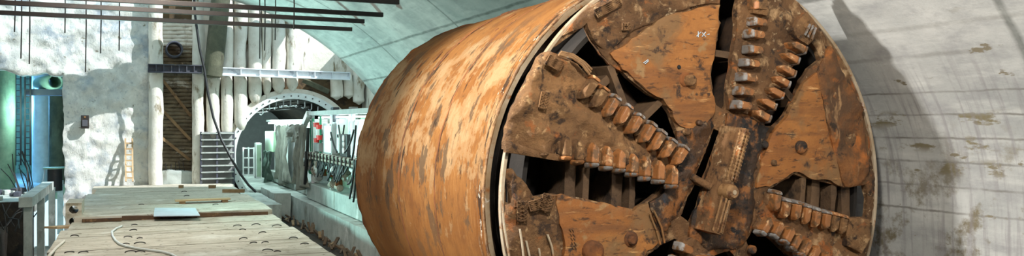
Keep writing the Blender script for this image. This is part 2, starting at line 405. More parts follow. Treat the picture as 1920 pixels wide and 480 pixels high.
# recess with lagging between the first two piles
MB().box((q(280, 0)[0], YW + .9, -5), (q(366, 0)[0], YW + 1.2, 8.5)).build('wall_recess', M['soil'], kind='structure')
RC = Vector((7.25, -1.6)); RO = 3.06
hole = [(RC.x + 2.98 * math.cos(a * PI / 24), RC.y + 2.98 * math.sin(a * PI / 24)) for a in range(48)]
soil = plate([(q(366, 0)[0], -4.75), (q(366, 0)[0], q(0, 122)[1]), (10.84, q(0, 122)[1]), (10.84, -4.75)], [hole], YW + .35, .6, .16, .22, .7, .02, seed=9)
soil.build('wall_back_soil', M['soil'], kind='structure')
plate([(q(366, 0)[0], q(0, 124)[1]), (q(366, 0)[0], 8.5), (10.84, 8.5), (10.84, q(0, 124)[1])], [], YW + .2, .6, .3, .06, .7, .02, seed=5).build('wall_back_upper', M['pile'], kind='structure')

# bored piles
def pile(xc, w, ytop, ybot, Y=41.75, mat='pile', label='', xb=None, dome=True):
    a = PY(xc, ytop, Y); b = PY(xb if xb else xc, ybot, Y)
    r = abs(PY(xc + w / 2, 200, Y).x - PY(xc - w / 2, 200, Y).x) / 2
    path = []; R = []; n = 26
    for i in range(n + 1):
        t = i / n; p = a.lerp(b, t); g = fbm((p.x * 2, p.z, 3), .9, 4)
        path.append(p + Vector((g * .05, 0, 0))); R.append(r * (1 + .09 * g))
    if dome:
        R[-1] = r * .55; path.append(path[-1] + Vector((0, 0, -.1))); R.append(r * .1); R[-3] = r * .93
    else: R[-1] = r
    mb = MB(); mb.tube(path, R, 18)
    o = mb.build('concrete_pile', M[mat]); tag(o, label, 'pile', 'bored piles of the shaft wall')
T = -60
pile(292, 27, T, 352, 41.6, label='tall full-height pale pile at the left edge of the lagged recess', dome=False)
pile(371, 22, T, 352, 41.6, label='tall pile on the right edge of the lagged recess behind the black cable', dome=False)
pile(400, 26, 136, 262, 41.7, label='pale pile above the left half of the steel rack, below the dark inclined pile')
pile(426, 23, T, 256, 41.7, label='long pile above the right half of the steel rack')
pile(451, 25, T, 243, 41.7, label='long muddy pile just left of the round tunnel mouth')
pile(478, 25, T, 192, 41.7, label='pile with bright rounded foot hanging above the left shoulder of the tunnel mouth')
pile(500, 18, T, 176, 41.75, label='narrow short pile fourth from the steel rack, above the tunnel arch')
pile(523, 25, T, 172, 41.7, label='pile ending over the tunnel arch, left of the blunt last pile of the left row')
pile(549, 23, T, 168, 41.7, label='rightmost pile of the left row above the tunnel arch')
pile(631, 23, 140, 184, 41.7, label='short pile with bright foot under the right end of the pale waler beam')
pile(653, 18, 140, 182, 41.75, label='middle one of the three short piles right of the tunnel crown')
pile(673, 22, 134, 193, 41.7, label='shortest pile at far right beside the vault edge')
def inclined():
    a = PY(420, -60, 40.9); b = PY(399, 143, 40.9)
    mb = MB(); r = .42; mb.tube([a.lerp(b, i / 12) for i in range(13)], [r * (1 + .05 * fbm((i, 0, 0), .7)) for i in range(13)], 18)
    mb.tube([b, b + Vector((0, 0, -.06))], [r, r * .8], 18)
    tag(mb.build('inclined_pile', M['pile_dark']), 'leaning pile coloured dark olive as in shade, in front of the others, ending at the waler beams', 'pile')
inclined()
# walers
def ibeam(name, a, b, h, d, mat, label, cat):
    a, b = Vector(a), Vector(b); mb = MB(); t = .05
    mb.bar(a + Vector((0, 0, h / 2)), b + Vector((0, 0, h / 2)), d, t); mb.bar(a - Vector((0, 0, h / 2)), b - Vector((0, 0, h / 2)), d, t)
    mb.bar(a, b, t, h)
    n = 7
    for i in range(n + 1): p = a.lerp(b, i / n); mb.bar(p + Vector((0, 0, -h / 2)), p + Vector((0, 0, h / 2)), .04, d * .9, up=(0, 1, 0))
    tag(mb.build(name, mat), label, cat)
ibeam('waler_beam', PY(278, 128, 41.0), PY(378, 130, 41.0), .34, .36, M['beam_dark'], 'dark blue steel waler beam crossing the lagged recess', 'beam')
ibeam('waler_beam', PY(415, 134, 41.0), PY(655, 143, 41.0), .34, .36, M['beam_pale'], 'long pale steel waler beam above the tunnel mouth', 'beam')
# diagonal brace above the arch
mb = MB(); mb.tube([PY(568, 150, 41.6), PY(616, 172, 41.6)], .13, 10)
tag(mb.build('tube_brace', M['pile_dark']), 'short olive diagonal brace between piles above the tunnel crown', 'brace')
# lagging in the recess
lg = thing('timber_lagging', PY(332, 345, YW + .7), 'ribbed muddy lagging filling the recess between the two tall piles', 'lagging')
y = 36
k = 0
while y < 320:
    hgt = 8.2; r = .1
    a = PY(303, y + hgt / 2, YW + .75); b = PY(362, y + hgt / 2, YW + .75)
    mb = MB(); n = 12
    mb.tube([a.lerp(b, i / n) + Vector((0, fbm((i * .6, y, 0), 1) * .05, fbm((i * .4, y, 4), 1) * .03)) for i in range(n + 1)], [r * (1 + .2 * fbm((i, y, 9), 1)) for i in range(n + 1)], 8)
    mb.build('lagging_rib', M['pile' if y < 84 else 'lagging'], lg); y += hgt - 1
mb = MB(); mb.box(tuple(PY(303, 348, YW + .4)), tuple(PY(362, 318, YW - .25) ), 0)
mb = plate([q(300, 352), q(300, 321), q(318, 318), q(345, 320), q(362, 322), q(362, 352)], [], YW - .3, .9, .1, .05, 1.5, .04, seed=2)
tag(mb.build('concrete_kicker', M['conc']), 'low pale blue-grey concrete block at the foot of the lagged recess', 'block')
for (a, b, lab) in (((305, 150), (358, 218), 'upper long timber brace slanting down across the recess'), ((303, 205), (357, 262), 'middle timber brace slanting across the recess'), ((303, 258), (356, 300), 'lowest timber brace slanting across the recess')):
    mb = MB(); mb.bar(PY(*a, YW + .45), PY(*b, YW + .45), .1, .13); tag(mb.build('timber_brace', M['wood']), lab, 'brace')
for i, x in enumerate((312, 320, 329, 338, 346)):
    mb = MB(); p = PY(x, 322, YW - .05); mb.tube([p, p + Vector((random.uniform(-.08, .08), 0, .35 + .3 * random.random()))], .018, 6)
    tag(mb.build('starter_bar', M['steel']), 'bent starter bar sticking up from the concrete block in the recess', 'rebar', 'starter bars in the recess block')
# drain pipe in the recess
p = PY(327, 92, YW - .3); mb = MB(); n = 24; vs = []; fs = []
for (r, y_) in ((.38, p.y), (.38, p.y + 1.2), (.31, p.y), (.31, p.y + 1.2)):
    for k in range(n): a = 2 * PI * k / n; vs.append((p.x + r * math.cos(a), y_, p.z + r * math.sin(a)))
for k in range(n):
    k2 = (k + 1) % n; fs += [(k, k2, n + k2, n + k), (2 * n + k, 3 * n + k, 3 * n + k2, 2 * n + k2), (k, 2 * n + k, 2 * n + k2, k2)]
mb.add(vs, fs, 0, True)
tag(mb.build('drain_pipe', M['beam_dark']), 'open round dark pipe end poking out high in the lagged recess', 'pipe')
# small things on the wall
mb = MB(); a = PY(152, 241, 41.75); b = PY(167, 216, 41.75)
jb = thing('junction_box', (a.x, 41.8, a.z), 'small dark metal box fixed on the sprayed concrete wall', 'box')
mb.box((a.x, 41.6, a.z), (b.x, 41.87, b.z)); mb.build('case', M['steel'], jb, bevel=.02)
MB().box((a.x + .05, 41.56, a.z + .1), (b.x - .05, 41.6, b.z - .22)).build('lid', M['beam_dark'], jb, bevel=.01)
MB().box((a.x + .12, 41.58, b.z - .12), (b.x - .12, 41.6, b.z - .05)).build('name_plate', M['rust'], jb)
def ladder():
    t = thing('ladder', PY(243, 345, 41.3), 'small pale wooden ladder leaning against the sunlit wall', 'ladder')
    for s_ in (236, 249):
        MB().bar(PY(s_, 340, 41.0), PY(s_ - 1, 260, 41.82), .07, .09).build('rail', M['wood_pale'], t)
    for i in range(7):
        f = (i + .6) / 7.4; y_ = 41.0 + .82 * f
        MB().bar(PY(236 - f, 340 - 80 * f, y_ - .03), PY(249 - f, 340 - 80 * f, y_ - .03), .05, .07).build('rung', M['wood_pale'], t)
ladder()
# steel rack / panel at the foot of the piles
def rack():
    t = thing('steel_formwork_panel', PY(408, 348, 41.0), 'grey steel formwork panel with shelf-like ribs standing left of the tunnel mouth', 'formwork')
    Y = 41.15
    for x in (377, 407, 438):
        MB().bar(PY(x, 350, Y), PY(x, 247, Y), .09, .16, up=(0, 1, 0)).build('upright', M['beam_dark'], t)
    for i in range(9):
        yy_ = 250 + i * 12.2
        a = PY(377, yy_, Y); b = PY(438, yy_, Y)
        MB().box((a.x, Y - .12, a.z - .03), (b.x, Y + .32, a.z + .03)).build('rib', M['conc'], t)
    a = PY(377, 350, Y + .3); b = PY(438, 247, Y + .3); MB().box((a.x, Y + .3, a.z), (b.x, Y + .36, b.z)).build('skin_plate', M['grey'], t)
rack()
# hose from the shaft top down to the trench
pts = [(362, -30, 39.5), (366, 30, 39.5), (374, 90, 39.4), (383, 130, 39.3), (390, 175, 39.2), (400, 220, 39.0), (415, 262, 38.8), (435, 300, 38.5), (452, 328, 38.2), (466, 347, 38.0), (480, 360, 37.8)]
mb = MB(); mb.tube([PY(*p) for p in pts], .055, 8); tag(mb.build('supply_hose', M['black']), 'thick dark hose swinging down from the shaft top to the tunnel mouth', 'hose')
# thin wires over the wall
for (x0, y1, Y) in ((28, 60, 36), (40, 110, 36), (55, 120, 36), (121, 62, 36), (161, 135, 36), (189, 100, 36), (223, 95, 36), (486, 110, 31), (496, 95, 31), (516, 75, 31), (550, 55, 26.5)):
    a = PY(x0, -40, Y); b = PY(x0 + random.uniform(-1, 1), y1, Y); mb = MB(); mb.tube([a, a.lerp(b, .5) + Vector((.02, 0, 0)), b], .022, 6)
    tag(mb.build('hanger_wire', M['steel']), 'thin dark hanger wire dangling from overhead, left of the inclined pile' if x0 < 300 else 'thin dark hanger wire carrying the long bars in front of the pale piles', 'wire', 'hanger wires over the wall' if x0 < 300 else 'hanger wires by the piles')
for (px, py, Y, lab) in ((748, 4, 21.2, 'nearest long dark bar overhead, ending furthest right at the picture top'), (718, 28, 23.9, 'long dark overhead bar second nearest, ending right over the vault'), (683, 40, 25.7, 'long dark overhead bar third nearest to the viewer'), (660, 55, 28.1, 'lowest and farthest of the long dark overhead bars')):
    b = PY(px, py, Y); mb = MB(); mb.bar(Vector((-8.9, Y, b.z)), b, .12, .13); tag(mb.build('overhead_bar', M['steel'], bevel=.01), lab, 'bar')

# diagonal strut over the shaft, shading the wall
c = Vector((3.7, 38.1, 6.9)); d = Vector((1, .27, 0)).normalized()
mb = MB(); mb.bar(c - d * 7.5, c + d * 5.5, 1.45, .5); tag(mb.build('trim_shaft_strut', M['conc']), kind='structure')

# ------------------------------------------------------------------ the tunnel mouth and the machinery in it
def annulus(mb, c, r0, r1, y0, y1, n=72, mi=0, a0=0, a1=2 * PI):
    vs = []; fs = []; m = n + 1
    for (r, y_) in ((r1, y0), (r1, y1), (r0, y1), (r0, y0)):
        for k in range(m): a = a0 + (a1 - a0) * k / n; vs.append((c.x + r * math.cos(a), y_, c.y + r * math.sin(a)))
    for k in range(n):
        for j in range(4): j2 = (j + 1) % 4; fs.append((j * m + k, j * m + k + 1, j2 * m + k + 1, j2 * m + k))
    return mb.add(vs, fs, mi, False)
rg = thing('tunnel_entry_ring', (RC.x, 41.5, RC.y - RO), 'white bolted steel ring around the round tunnel mouth', 'ring')
annulus(MB(), RC, 2.78, RO, 41.55, 41.9).build('ring_flange', M['white'], rg)
annulus(MB(), RC, RO - .02, RO + .22, 41.7, 42.4, 72, 0, .25, PI * 1.02).build('grout_collar', M['pile'], rg)
for i in range(40):
    a = PI * i / 26 - .3; x, z = RC.x + 2.92 * math.cos(a), RC.y + 2.92 * math.sin(a)
    MB().tube([(x, 41.5, z), (x, 41.56, z)], .035, 6).build('bolt', M['steel'], rg)
annulus(MB(), RC, 2.8, 3.0, 41.9, 60).build('wall_tunnel_lining', M['mud_shade'], kind='structure')  # dark colour paints the shade inside the bore, no mud on the lining
MB().box((4, 60, -5), (10.5, 60.3, 2)).build('wall_tunnel_end', M['grey'], kind='structure')
for i in range(9):                                      # brackets under the crown
    a = PI / 2 + .55 - i * .13; x, z = RC.x + 2.72 * math.cos(a), RC.y + 2.72 * math.sin(a)
    mb = MB(); mb.tube([(x, 42.3, z + .02), (x, 42.3, z - .25), (x - .09, 42.25, z - .33), (x - .17, 42.25, z - .27)], .03, 6)
    tag(mb.build('pipe_hanger', M['beam_pale']), 'small hooked hanger under the crown of the tunnel mouth', 'bracket', 'hooked hangers in the tunnel crown')
for i in range(5):
    a = PI / 2 + .5 - i * .2; x, z = RC.x + 2.5 * math.cos(a), RC.y + 2.5 * math.sin(a)
    mb = MB(); mb.tube([(x, 42, z), (x, 58, z)], .06, 8); tag(mb.build('service_pipe', M['steel']), 'dark service pipe running along the tunnel roof', 'pipe', 'roof pipes in the tunnel')

# curb and short block
mb = MB()
def rough_box(a, b, amp=.03, step=.35, mat=None):
    bm = bmesh.new(); (x0, y0, z0), (x1, y1, z1) = a, b
    mb = MB(); L = [(x0, x1), (y0, y1), (z0, z1)]
    def grid(ax, val, u, v):
        nu = max(1, int(abs(L[u][1] - L[u][0]) / step)); nv = max(1, int(abs(L[v][1] - L[v][0]) / step)); vs = []; fs = []
        for j in range(nv + 1):
            for i in range(nu + 1):
                p = [0, 0, 0]; p[ax] = val; p[u] = L[u][0] + (L[u][1] - L[u][0]) * i / nu; p[v] = L[v][0] + (L[v][1] - L[v][0]) * j / nv
                P_ = Vector(p); vs.append(P_ + Vector((fbm(P_, 1.3), fbm(P_ + Vector((9, 0, 0)), 1.3), fbm(P_ + Vector((0, 9, 0)), 1.3))) * amp)
        for j in range(nv):
            for i in range(nu): k = j * (nu + 1) + i; fs.append((k, k + 1, k + nu + 2, k + nu + 1))
        mb.add(vs, fs, 0, False)
    for ax, u, v in ((0, 1, 2), (1, 0, 2), (2, 0, 1)):
        grid(ax, L[ax][0], u, v); grid(ax, L[ax][1], u, v)
    return mb
tag(rough_box((6.4, 16.5, -4.25), (9.6, 41.4, -3.25), .025, .3).build('track_bed_curb', M['conc']), 'long grey concrete curb beside the dark trench, carrying the machinery', 'curb')
tag(rough_box((4.6, 34.6, -4.25), (5.5, 41.2, -3.35), .03, .3).build('concrete_block', M['conc']), 'short squared concrete block in the trench near the tunnel mouth', 'block')
tag(rough_box((5.6, 37.2, -4.25), (6.3, 41.2, -3.1), .03, .3).build('concrete_block', M['conc']), 'taller concrete block at the left foot of the white entry ring', 'block')

XG = 6.75
def gz(px, py, X=XG): return PX(px, py, X)
def gbox(px0, px1, py0, py1, X=XG, dep=.4, mb=None, mi=0):
    a = PX(px0, (py0 + py1) / 2, X); b = PX(px1, (py0 + py1) / 2, X)
    m = PX((px0 + px1) / 2, py0, X); n = PX((px0 + px1) / 2, py1, X)
    return (mb or MB()).box((X, b.y, n.z), (X + dep, a.y, m.z), mi)
gn = thing('backup_gantry', (7.6, 26, -3.25), 'white machinery gantry with hoses and valves right behind the rusty shield', 'machine')
A, B = gz(575, 330).y, 19.5
def zline(y, z0=None): return z0
MB().box((XG, B, -3.22), (9.2, A, -2.55)).build('plinth', M['conc'], gn, bevel=.03)
MB().box((XG + .9, B, -2.55), (XG + 1.0, A, .25)).build('back_panel', M['pipe'], gn)
MB().box((XG - .05, B, .3), (XG + .25, A - .5, .47)).build('cable_tray', M['grey'], gn, bevel=.01)
MB().box((XG + .2, B, .3), (9.0, A - .5, .38)).build('roof_plate', M['grey'], gn)
MB().bar((XG, A - .5, .38), (XG, A + .6, -.1), .2, .25).build('sloping_strut', M['white'], gn)
for y_ in (21, 24.6, 28.2, 31.6, A - .6):
    MB().box((XG + .1, y_, -2.55), (XG + .22, y_ + .12, .3)).build('post', M['beam_pale'], gn)
MB().box((XG + .3, B + 1, .18), (XG + .4, A - 1, .24)).build('tube_light', M['lamp'], gn)
for nm, x0, x1, y0, y1, X, dp, mt in (('cabinet', 606, 622, 232, 290, XG + .1, .6, 'grey'), ('cabinet', 623, 635, 224, 286, XG + .3, .5, 'white'), ('cabinet', 652, 676, 224, 296, XG + .2, .6, 'white'), ('gauge_panel', 637, 650, 252, 294, XG + .05, .3, 'black'), ('control_box', 588, 597, 268, 284, XG, .4, 'grey')):
    cb = gbox(x0, x1, y0, y1, X, dp).build(nm, M[mt], gn, bevel=.02)
    if nm == 'cabinet':
        gbox(x0 + 1.5, x1 - 1.5, y0 + 4, y1 - 4, X - .02, .02).build('door', M['white' if mt == 'grey' else 'beam_pale'], cb, bevel=.005)
        gbox(x1 - 3.2, x1 - 2.4, (y0 + y1) / 2 - 3, (y0 + y1) / 2 + 3, X - .05, .03).build('handle', M['black'], cb)
    if nm == 'gauge_panel':
        for i in range(3):
            p = gz(643, 260 + i * 11, X - .03); MB().tube([(p.x, p.y, p.z), (p.x + .05, p.y, p.z)], .12, 14).build('dial', M['white'], cb)
for (x, y0, y1, c_) in ((583, 226, 292, 'green'), (587, 222, 288, 'green'), (592, 228, 290, 'white'), (597, 226, 262, 'white'), (601, 218, 296, 'green')):
    a, b = gz(x, y0, XG + .1), gz(x, y1, XG + .1); b.y = a.y; MB().tube([a, b], .045 if c_ == 'green' else .12, 10).build('riser_pipe', M[c_], gn)
for (x, y_) in ((593, 234), (594, 263), (598, 238), (599, 258)):
    p = gz(x, y_, XG - .02); MB().tube([p + Vector((0, 0, -.09)), p + Vector((0, 0, .09))], [.11, .13], 12).build('red_collar', M['red'], gn, label='red collar')
rq = random.Random(21)
for i in range(26):
    y_ = rq.uniform(B + .3, A - .6); zz = rq.uniform(-1.0, .1); p = Vector((XG + rq.uniform(.05, .6), y_, zz))
    mb = MB()
    if i % 2: mb.box(p, p + Vector((.25, rq.uniform(.25, .7), rq.uniform(.2, .6)))); mb.build('junction_box', M[rq.choice(['grey', 'beam_dark', 'pipe', 'beam_pale'])], gn, bevel=.015)
    else: mb.tube([p + Vector((-.1, .9 * t / 10, -.5 * math.sin(PI * t / 10))) for t in range(11)], .03, 6); mb.build('slack_cable', M['black'], gn)
# manifold rail
mr = gbox(572, 672, 292, 300, XG - .12, .16).build('manifold_rail', M['manifold'], gn, bevel=.02)
z0 = gz(620, 291).z; z1 = gz(620, 302).z
MB().box((XG - .2, B, z1 - .02), (XG + .1, A, z1 + .06)).build('lower_rail', M['manifold'], gn)
MB().box((XG - .2, B, z0 - .06), (XG + .1, A, z0)).build('upper_rail', M['manifold'], gn)
for i in range(24):
    y_ = A - .3 - i * .6
    if y_ < B: break
    MB().box((XG - .24, y_, z1 - .05), (XG - .18, y_ + .1, z0 + .03)).build('rail_clamp', M['steel'], gn)
rr = random.Random(4)
for i in range(130):                                     # valves, pumps and hose loops under the rail
    y_ = rr.uniform(B, A - .3); zz = rr.uniform(-2.35, z1 - .2); r = rr.uniform(.07, .17)
    ty = i % 3
    p = Vector((XG + rr.uniform(-.05, .3), y_, zz)); mb = MB()
    if ty == 0:
        mb.tube([p, p + Vector((0, rr.uniform(.3, .7), rr.uniform(-.1, .1)))], r, 12); mb.tube([p + Vector((0, .05, 0)), p + Vector((0, .11, 0))], r * 1.35, 12)
        mb.build('valve_body', M[rr.choice(['manifold', 'grey', 'green', 'manifold', 'white'])], gn)
    elif ty == 1:
        mb.tube([p, p + Vector((0, 0, .3))], r * .8, 10); mb.tube([p + Vector((-.15, 0, .15)), p + Vector((.1, 0, .15))], r * .55, 10); mb.build('pump', M[rr.choice(['manifold', 'grey', 'white', 'rust_dark'])], gn)
    else:
        w_ = rr.uniform(.3, .8); h_ = rr.uniform(.3, .7)
        mb.tube([Vector((XG - .1 - .1 * math.sin(PI * k / 12), y_ - w_ / 2 + w_ * k / 12, z1 - h_ * math.sin(PI * k / 12))) for k in range(13)], .028, 7); mb.build('loop_hose', M['black'], gn)
for k, (x, y0, x2, y2, sag) in enumerate(((628, 248, 640, 285, 6), (655, 285, 672, 244, 8), (668, 300, 676, 235, 12), (660, 345, 676, 300, 14), (671, 378, 677, 300, 16), (664, 372, 673, 306, 10))):
    a = gz(x, y0, XG - .1); b = gz(x2, y2, XG - .1)
    MB().tube([a.lerp(b, t / 12) + Vector((-.15, 0, -sag * .016 * math.sin(PI * t / 12))) for t in range(13)], .035, 7).build('hanging_hose', M['black'], gn)

# far car with tarpaulins
fc = thing('tarpaulin_covered_car', (7.7, 42, -3.25), 'machine car hung with grey tarpaulins just inside the tunnel mouth', 'machine')
Y0, Y1 = A + .75, gz(494, 300).y
MB().box((XG + .25, Y0, -3.22), (9.0, Y1, -2.7)).build('chassis', M['conc'], fc, bevel=.02)
MB().box((XG + .6, Y0, -2.7), (8.8, Y1, .05)).build('body', M['white'], fc, bevel=.03)
MB().box((XG + .15, Y0, .05), (8.9, Y1, .16)).build('roof_plate', M['white'], fc)
MB().box((XG + .2, Y0 + .4, -.06), (XG + .3, Y1 - .4, 0)).build('tube_light', M['lamp'], fc)
def cloth(pxa, pxb, pya, pyb, mat, X=XG + .05, par=fc, folds=5, flare=0.):
    vs = []; fs = []; nu, nv = 50, 26
    a, b = PX(pxa, 280, X), PX(pxb, 280, X)
    zt = PX((pxa + pxb) / 2, pya, X).z; zb = PX((pxa + pxb) / 2, pyb, X).z
    for j in range(nv + 1):
        for i in range(nu + 1):
            u, v = i / nu, j / nv
            y_ = a.y + (b.y - a.y) * (.5 + (u - .5) * (1 - flare * math.sin(PI * v)))
            d = .16 * math.sin(u * folds * 2 * PI + 1.5 * v + 2 * fbm((u * 3, v, 0), 1)) * (.3 + v * .7) + .1 * fbm((u * 5, v * 3, 2), 1)
            z = zt + (zb - zt) * v + .12 * math.sin(u * 9) * v + (-.12 * math.sin(PI * u * 3) ** 2 * (1 - v))
            vs.append((X + d - .1, y_, z))
    for j in range(nv):
        for i in range(nu): k = j * (nu + 1) + i; fs.append((k, k + 1, k + nu + 2, k + nu + 1))
    m = MB(); m.add(vs, fs, 0, True); o = m.build('tarpaulin', M[mat], par)
    s_ = o.modifiers.new('thick', 'SOLIDIFY'); s_.thickness = .015
    return o
cloth(520, 545, 234, 342, 'tarp', folds=3, flare=.25)
cloth(543, 572, 232, 262, 'tarp', XG + .0, folds=3)
cloth(554, 579, 234, 352, 'tarp', XG - .1, folds=3, flare=.35)
cloth(497, 512, 282, 338, 'tarp_green', XG - .1, folds=3, flare=.2)
gbox(540, 557, 246, 334, XG + .25, .1).build('side_panel', M['beam_pale'], fc, bevel=.01)
gbox(497, 512, 246, 284, XG + .1, .3).build('control_box', M['pipe'], fc, bevel=.02)
a, b = gz(578, 240, XG - .2), gz(572, 345, XG - .2); MB().tube([a, a.lerp(b, .5) + Vector((0, -.1, 0)), b], .07, 8).build('thick_cable', M['black'], fc)
# things left inside the tunnel mouth
wg = thing('white_railing', PY(464, 330, 43.2), 'white railing gate just inside the left of the tunnel mouth', 'railing')
for x in (456, 466, 476): MB().bar(PY(x, 330, 43.2), PY(x, 276, 43.2), .07, .07).build('upright', M['white'], wg)
for y_ in (278, 296, 314, 328): MB().bar(PY(456, y_, 43.2), PY(476, y_, 43.2), .06, .06).build('rail', M['white'], wg)
lk = thing('equipment_locker', PY(485, 335, 43.0), 'tall narrow pale locker inside the tunnel mouth beside the railing', 'locker')
a = PY(480, 335, 43); b = PY(491, 268, 43); MB().box((a.x, 43, a.z), (b.x, 43.6, b.z)).build('body', M['white'], lk, bevel=.02)
MB().box((a.x + .04, 42.96, a.z + .1), (b.x - .04, 43, b.z - .1)).build('door', M['pipe'], lk)
MB().box((b.x - .1, 42.92, (a.z + b.z) / 2), (b.x - .07, 42.96, (a.z + b.z) / 2 + .15)).build('handle', M['black'], lk)
MB().box((4.6, 41.9, -4.4), (9.8, 60, -3.3)).build('floor_tunnel', M['conc'], kind='structure')

# ------------------------------------------------------------------ timber scraps along the curb
rr = random.Random(11)
for i in range(64):
    y_ = 17 + 22 * (i / 64) ** 1.2 + rr.uniform(-.3, .3); L = rr.uniform(.3, .9); w_ = rr.uniform(.03, .06)
    a = Vector((rr.uniform(5.75, 6.2), y_, -4.14 + rr.uniform(0, .08))); an = rr.uniform(.9, 1.9)
    b = a + Vector((math.cos(an) * L * .7, math.sin(an) * L, rr.uniform(.0, .28)))
    b.x = min(b.x, 6.37)
    mb = MB(); mb.bar(a, b, w_ * 1.8, w_); o = mb.build('timber_offcut', M['wood_dark' if i % 5 else 'wood'])
    tag(o, 'broken timber offcut lying against the foot of the concrete curb', 'offcut', 'timber offcuts along the curb')

# ------------------------------------------------------------------ deck of slabs
ZD = -3.0
ed = [41.7, 39.6, 37.3, 34.6, 31.6, 28.1, 26.2, 24.4, 21.8, 19.2, 16.6, 14.0]
def dl(y): return -1.75 + (.12 * math.sin(y * 1.7))
names = ['farthest slab row of the deck, against the sunlit wall', 'second farthest slab row of the deck', 'slab row under the loose raised plank', 'slab row between the loose plank and the blue board', 'slab row carrying the pale blue board, its front edge raised and dark',
         'first slab row in front of the dark raised edge', 'second slab row in front of the dark raised edge', 'slab row carrying the middle of the white hose', 'near slab row with the hose end at the picture bottom', 'nearest slab row only glimpsed at the bottom edge', 'slab row nearest the viewer below the picture edge']
for i in range(len(ed) - 1):
    y1, y0 = ed[i] - .045, ed[i + 1] + .045; far = i < 5
    top = ZD + (.14 if far else 0) + random.uniform(-.008, .008)
    x0 = dl(y0) + (.25 if i in (0, 1) else 0) - (.0 if i != 4 else -.2); x1 = 4.16 + random.uniform(-.06, .06) - (.25 if i in (2,) else 0)
    mb = rough_box((x0, y0, top - .26), (x1, y1, top), .012, .3)
    for e_ in range(3 if far else 1):                   # plank seams of the far rows
        pass
    tag(mb.build('deck_slab', M['deck']), 'weathered pale concrete slab: ' + names[i], 'slab', 'slabs of the walkway deck')
MB().box((-1.55, 8, -5.6), (3.9, 41.6, ZD - .27)).build('wall_deck_support', M['mud_shade'], kind='structure')
a = PZ(175, 411, ZD + .0)
mb = MB(); 
for i in range(5):
    x0 = -1.4 + i * 1.08; mb = MB(); mb.bar((x0, 27.9 + .05 * (i % 3), ZD + .06 + .02 * (i % 2)), (x0 + 1.08, 27.86 + .07 * (i % 2), ZD + .05), .1, .1 + .03 * (i % 2))
    tag(mb.build('edge_timber', M['wood_dark'], bevel=.01), 'dark brown timber wedged along the raised slab edge', 'timber', 'timbers along the raised slab edge')
# lifting loops
rr = random.Random(3)
loops = [(252, 422), (250, 432), (240, 445), (262, 447), (236, 458), (262, 457), (245, 473), (263, 473), (156, 474), (130, 474), (140, 443), (445, 424), (455, 431), (480, 422), (492, 437), (456, 448), (475, 456), (497, 455), (502, 470), (520, 472), (519, 424), (550, 447), (571, 458), (265, 384), (404, 384), (345, 360), (350, 368)]
for (x, y_) in loops:
    z = ZD + (.14 if y_ < 409 else 0); p = PZ(x, y_, z); r = rr.uniform(.07, .13); a = rr.uniform(-.5, .5)
    mb = MB(); mb.tube([p + Vector((math.cos(a) * r * math.cos(t * PI / 8), math.sin(a) * r * math.cos(t * PI / 8), -.005 + r * .35 * math.sin(t * PI / 8))) for t in range(9)], .013, 6)
    tag(mb.build('lifting_loop', M['steel']), 'small bent rebar lifting loop standing on the deck slabs', 'loop', 'lifting loops on the deck')
# hose on the deck
hp = [(228, 424), (218, 428), (210, 434), (211, 442), (216, 450), (224, 457), (238, 462), (258, 466), (280, 469), (305, 472), (322, 477), (335, 484)]
mb = MB(); mb.tube([PZ(x, y_, ZD + .03) for x, y_ in hp], .028, 8); tag(mb.build('thin_hose', M['white']), 'thin white hose curling across the near deck slabs', 'hose')
mb = MB(); mb.tube([PZ(120, 452, ZD + .03), PZ(104, 466, ZD + .03), PZ(88, 484, ZD + .03), PZ(80, 500, ZD + .02)], .035, 8); tag(mb.build('edge_pipe', M['pile']), 'thin pale pipe along the left edge of the deck', 'pipe')
# board, plank, block
z = ZD + .15
def quadz(px, z): return [PZ(x, y_, z) for x, y_ in px]
tag(MB().prism(quadz([(288, 406), (375, 405), (366, 391), (290, 391)], z), (0, 0, 1), .025).build('plywood_board', M['sheet']), 'pale blue flat board lying on the deck', 'board')
pl = thing('raised_plank', PZ(380, 380, z), 'long timber plank raised on two short blocks on the far deck', 'plank')
a, b = PZ(328, 376, z + .1), PZ(436, 376, z + .1); b.y = a.y
MB().bar(a, b, .45, .05).build('board', M['wood_pale'], pl)
for f in (.13, .9):
    p = a.lerp(b, f); MB().box((p.x - .1, p.y - .2, z - .01), (p.x + .1, p.y + .2, z + .08)).build('support_block', M['wood'], pl)
# hollow block
hb = PY(138, 404, 28.6)
mb = plate([(hb.x - .22, hb.z - .4), (hb.x - .22, hb.z + .38), (hb.x + .22, hb.z + .38), (hb.x + .22, hb.z - .4)],
           [[(hb.x + .13 * math.cos(a * PI / 8), hb.z + s_ + .13 * math.sin(a * PI / 8)) for a in range(16)] for s_ in (.17, -.19)], 28.6, 1.6, .09, .01, 2, .0)
tag(mb.build('hollow_core_slab', M['deck']), 'grey hollow concrete block showing two round holes beside the deck edge', 'block')
tag(MB().box((hb.x + .04, 28.75, hb.z - .34), (hb.x + .1, 28.76, hb.z - .33)).build('x', M['deck'])) if 0 else None
p0, p1 = PY(95, 427, 27.6), PY(139, 424, 28.2)
tag(MB().bar(p0, p1, .5, .06).build('loose_plank', M['wood_pale']), 'short pale plank jutting out from the left deck edge', 'plank')
for (x0, y0, x1, y1, lab) in ((392, 350, 404, 346, 'short timber block on the far edge of the deck near the steel rack'), (336, 350, 343, 345, 'small timber block on the far edge of the deck below the recess'), (418, 358, 458, 359, 'timber bar sticking out right of the far deck')):
    a = PZ(x0, y0, z + .05); b = PZ(x1, y0, z + .05); tag(MB().bar(a, b, .16, .14).build('timber_block', M['wood']), lab, 'timber')

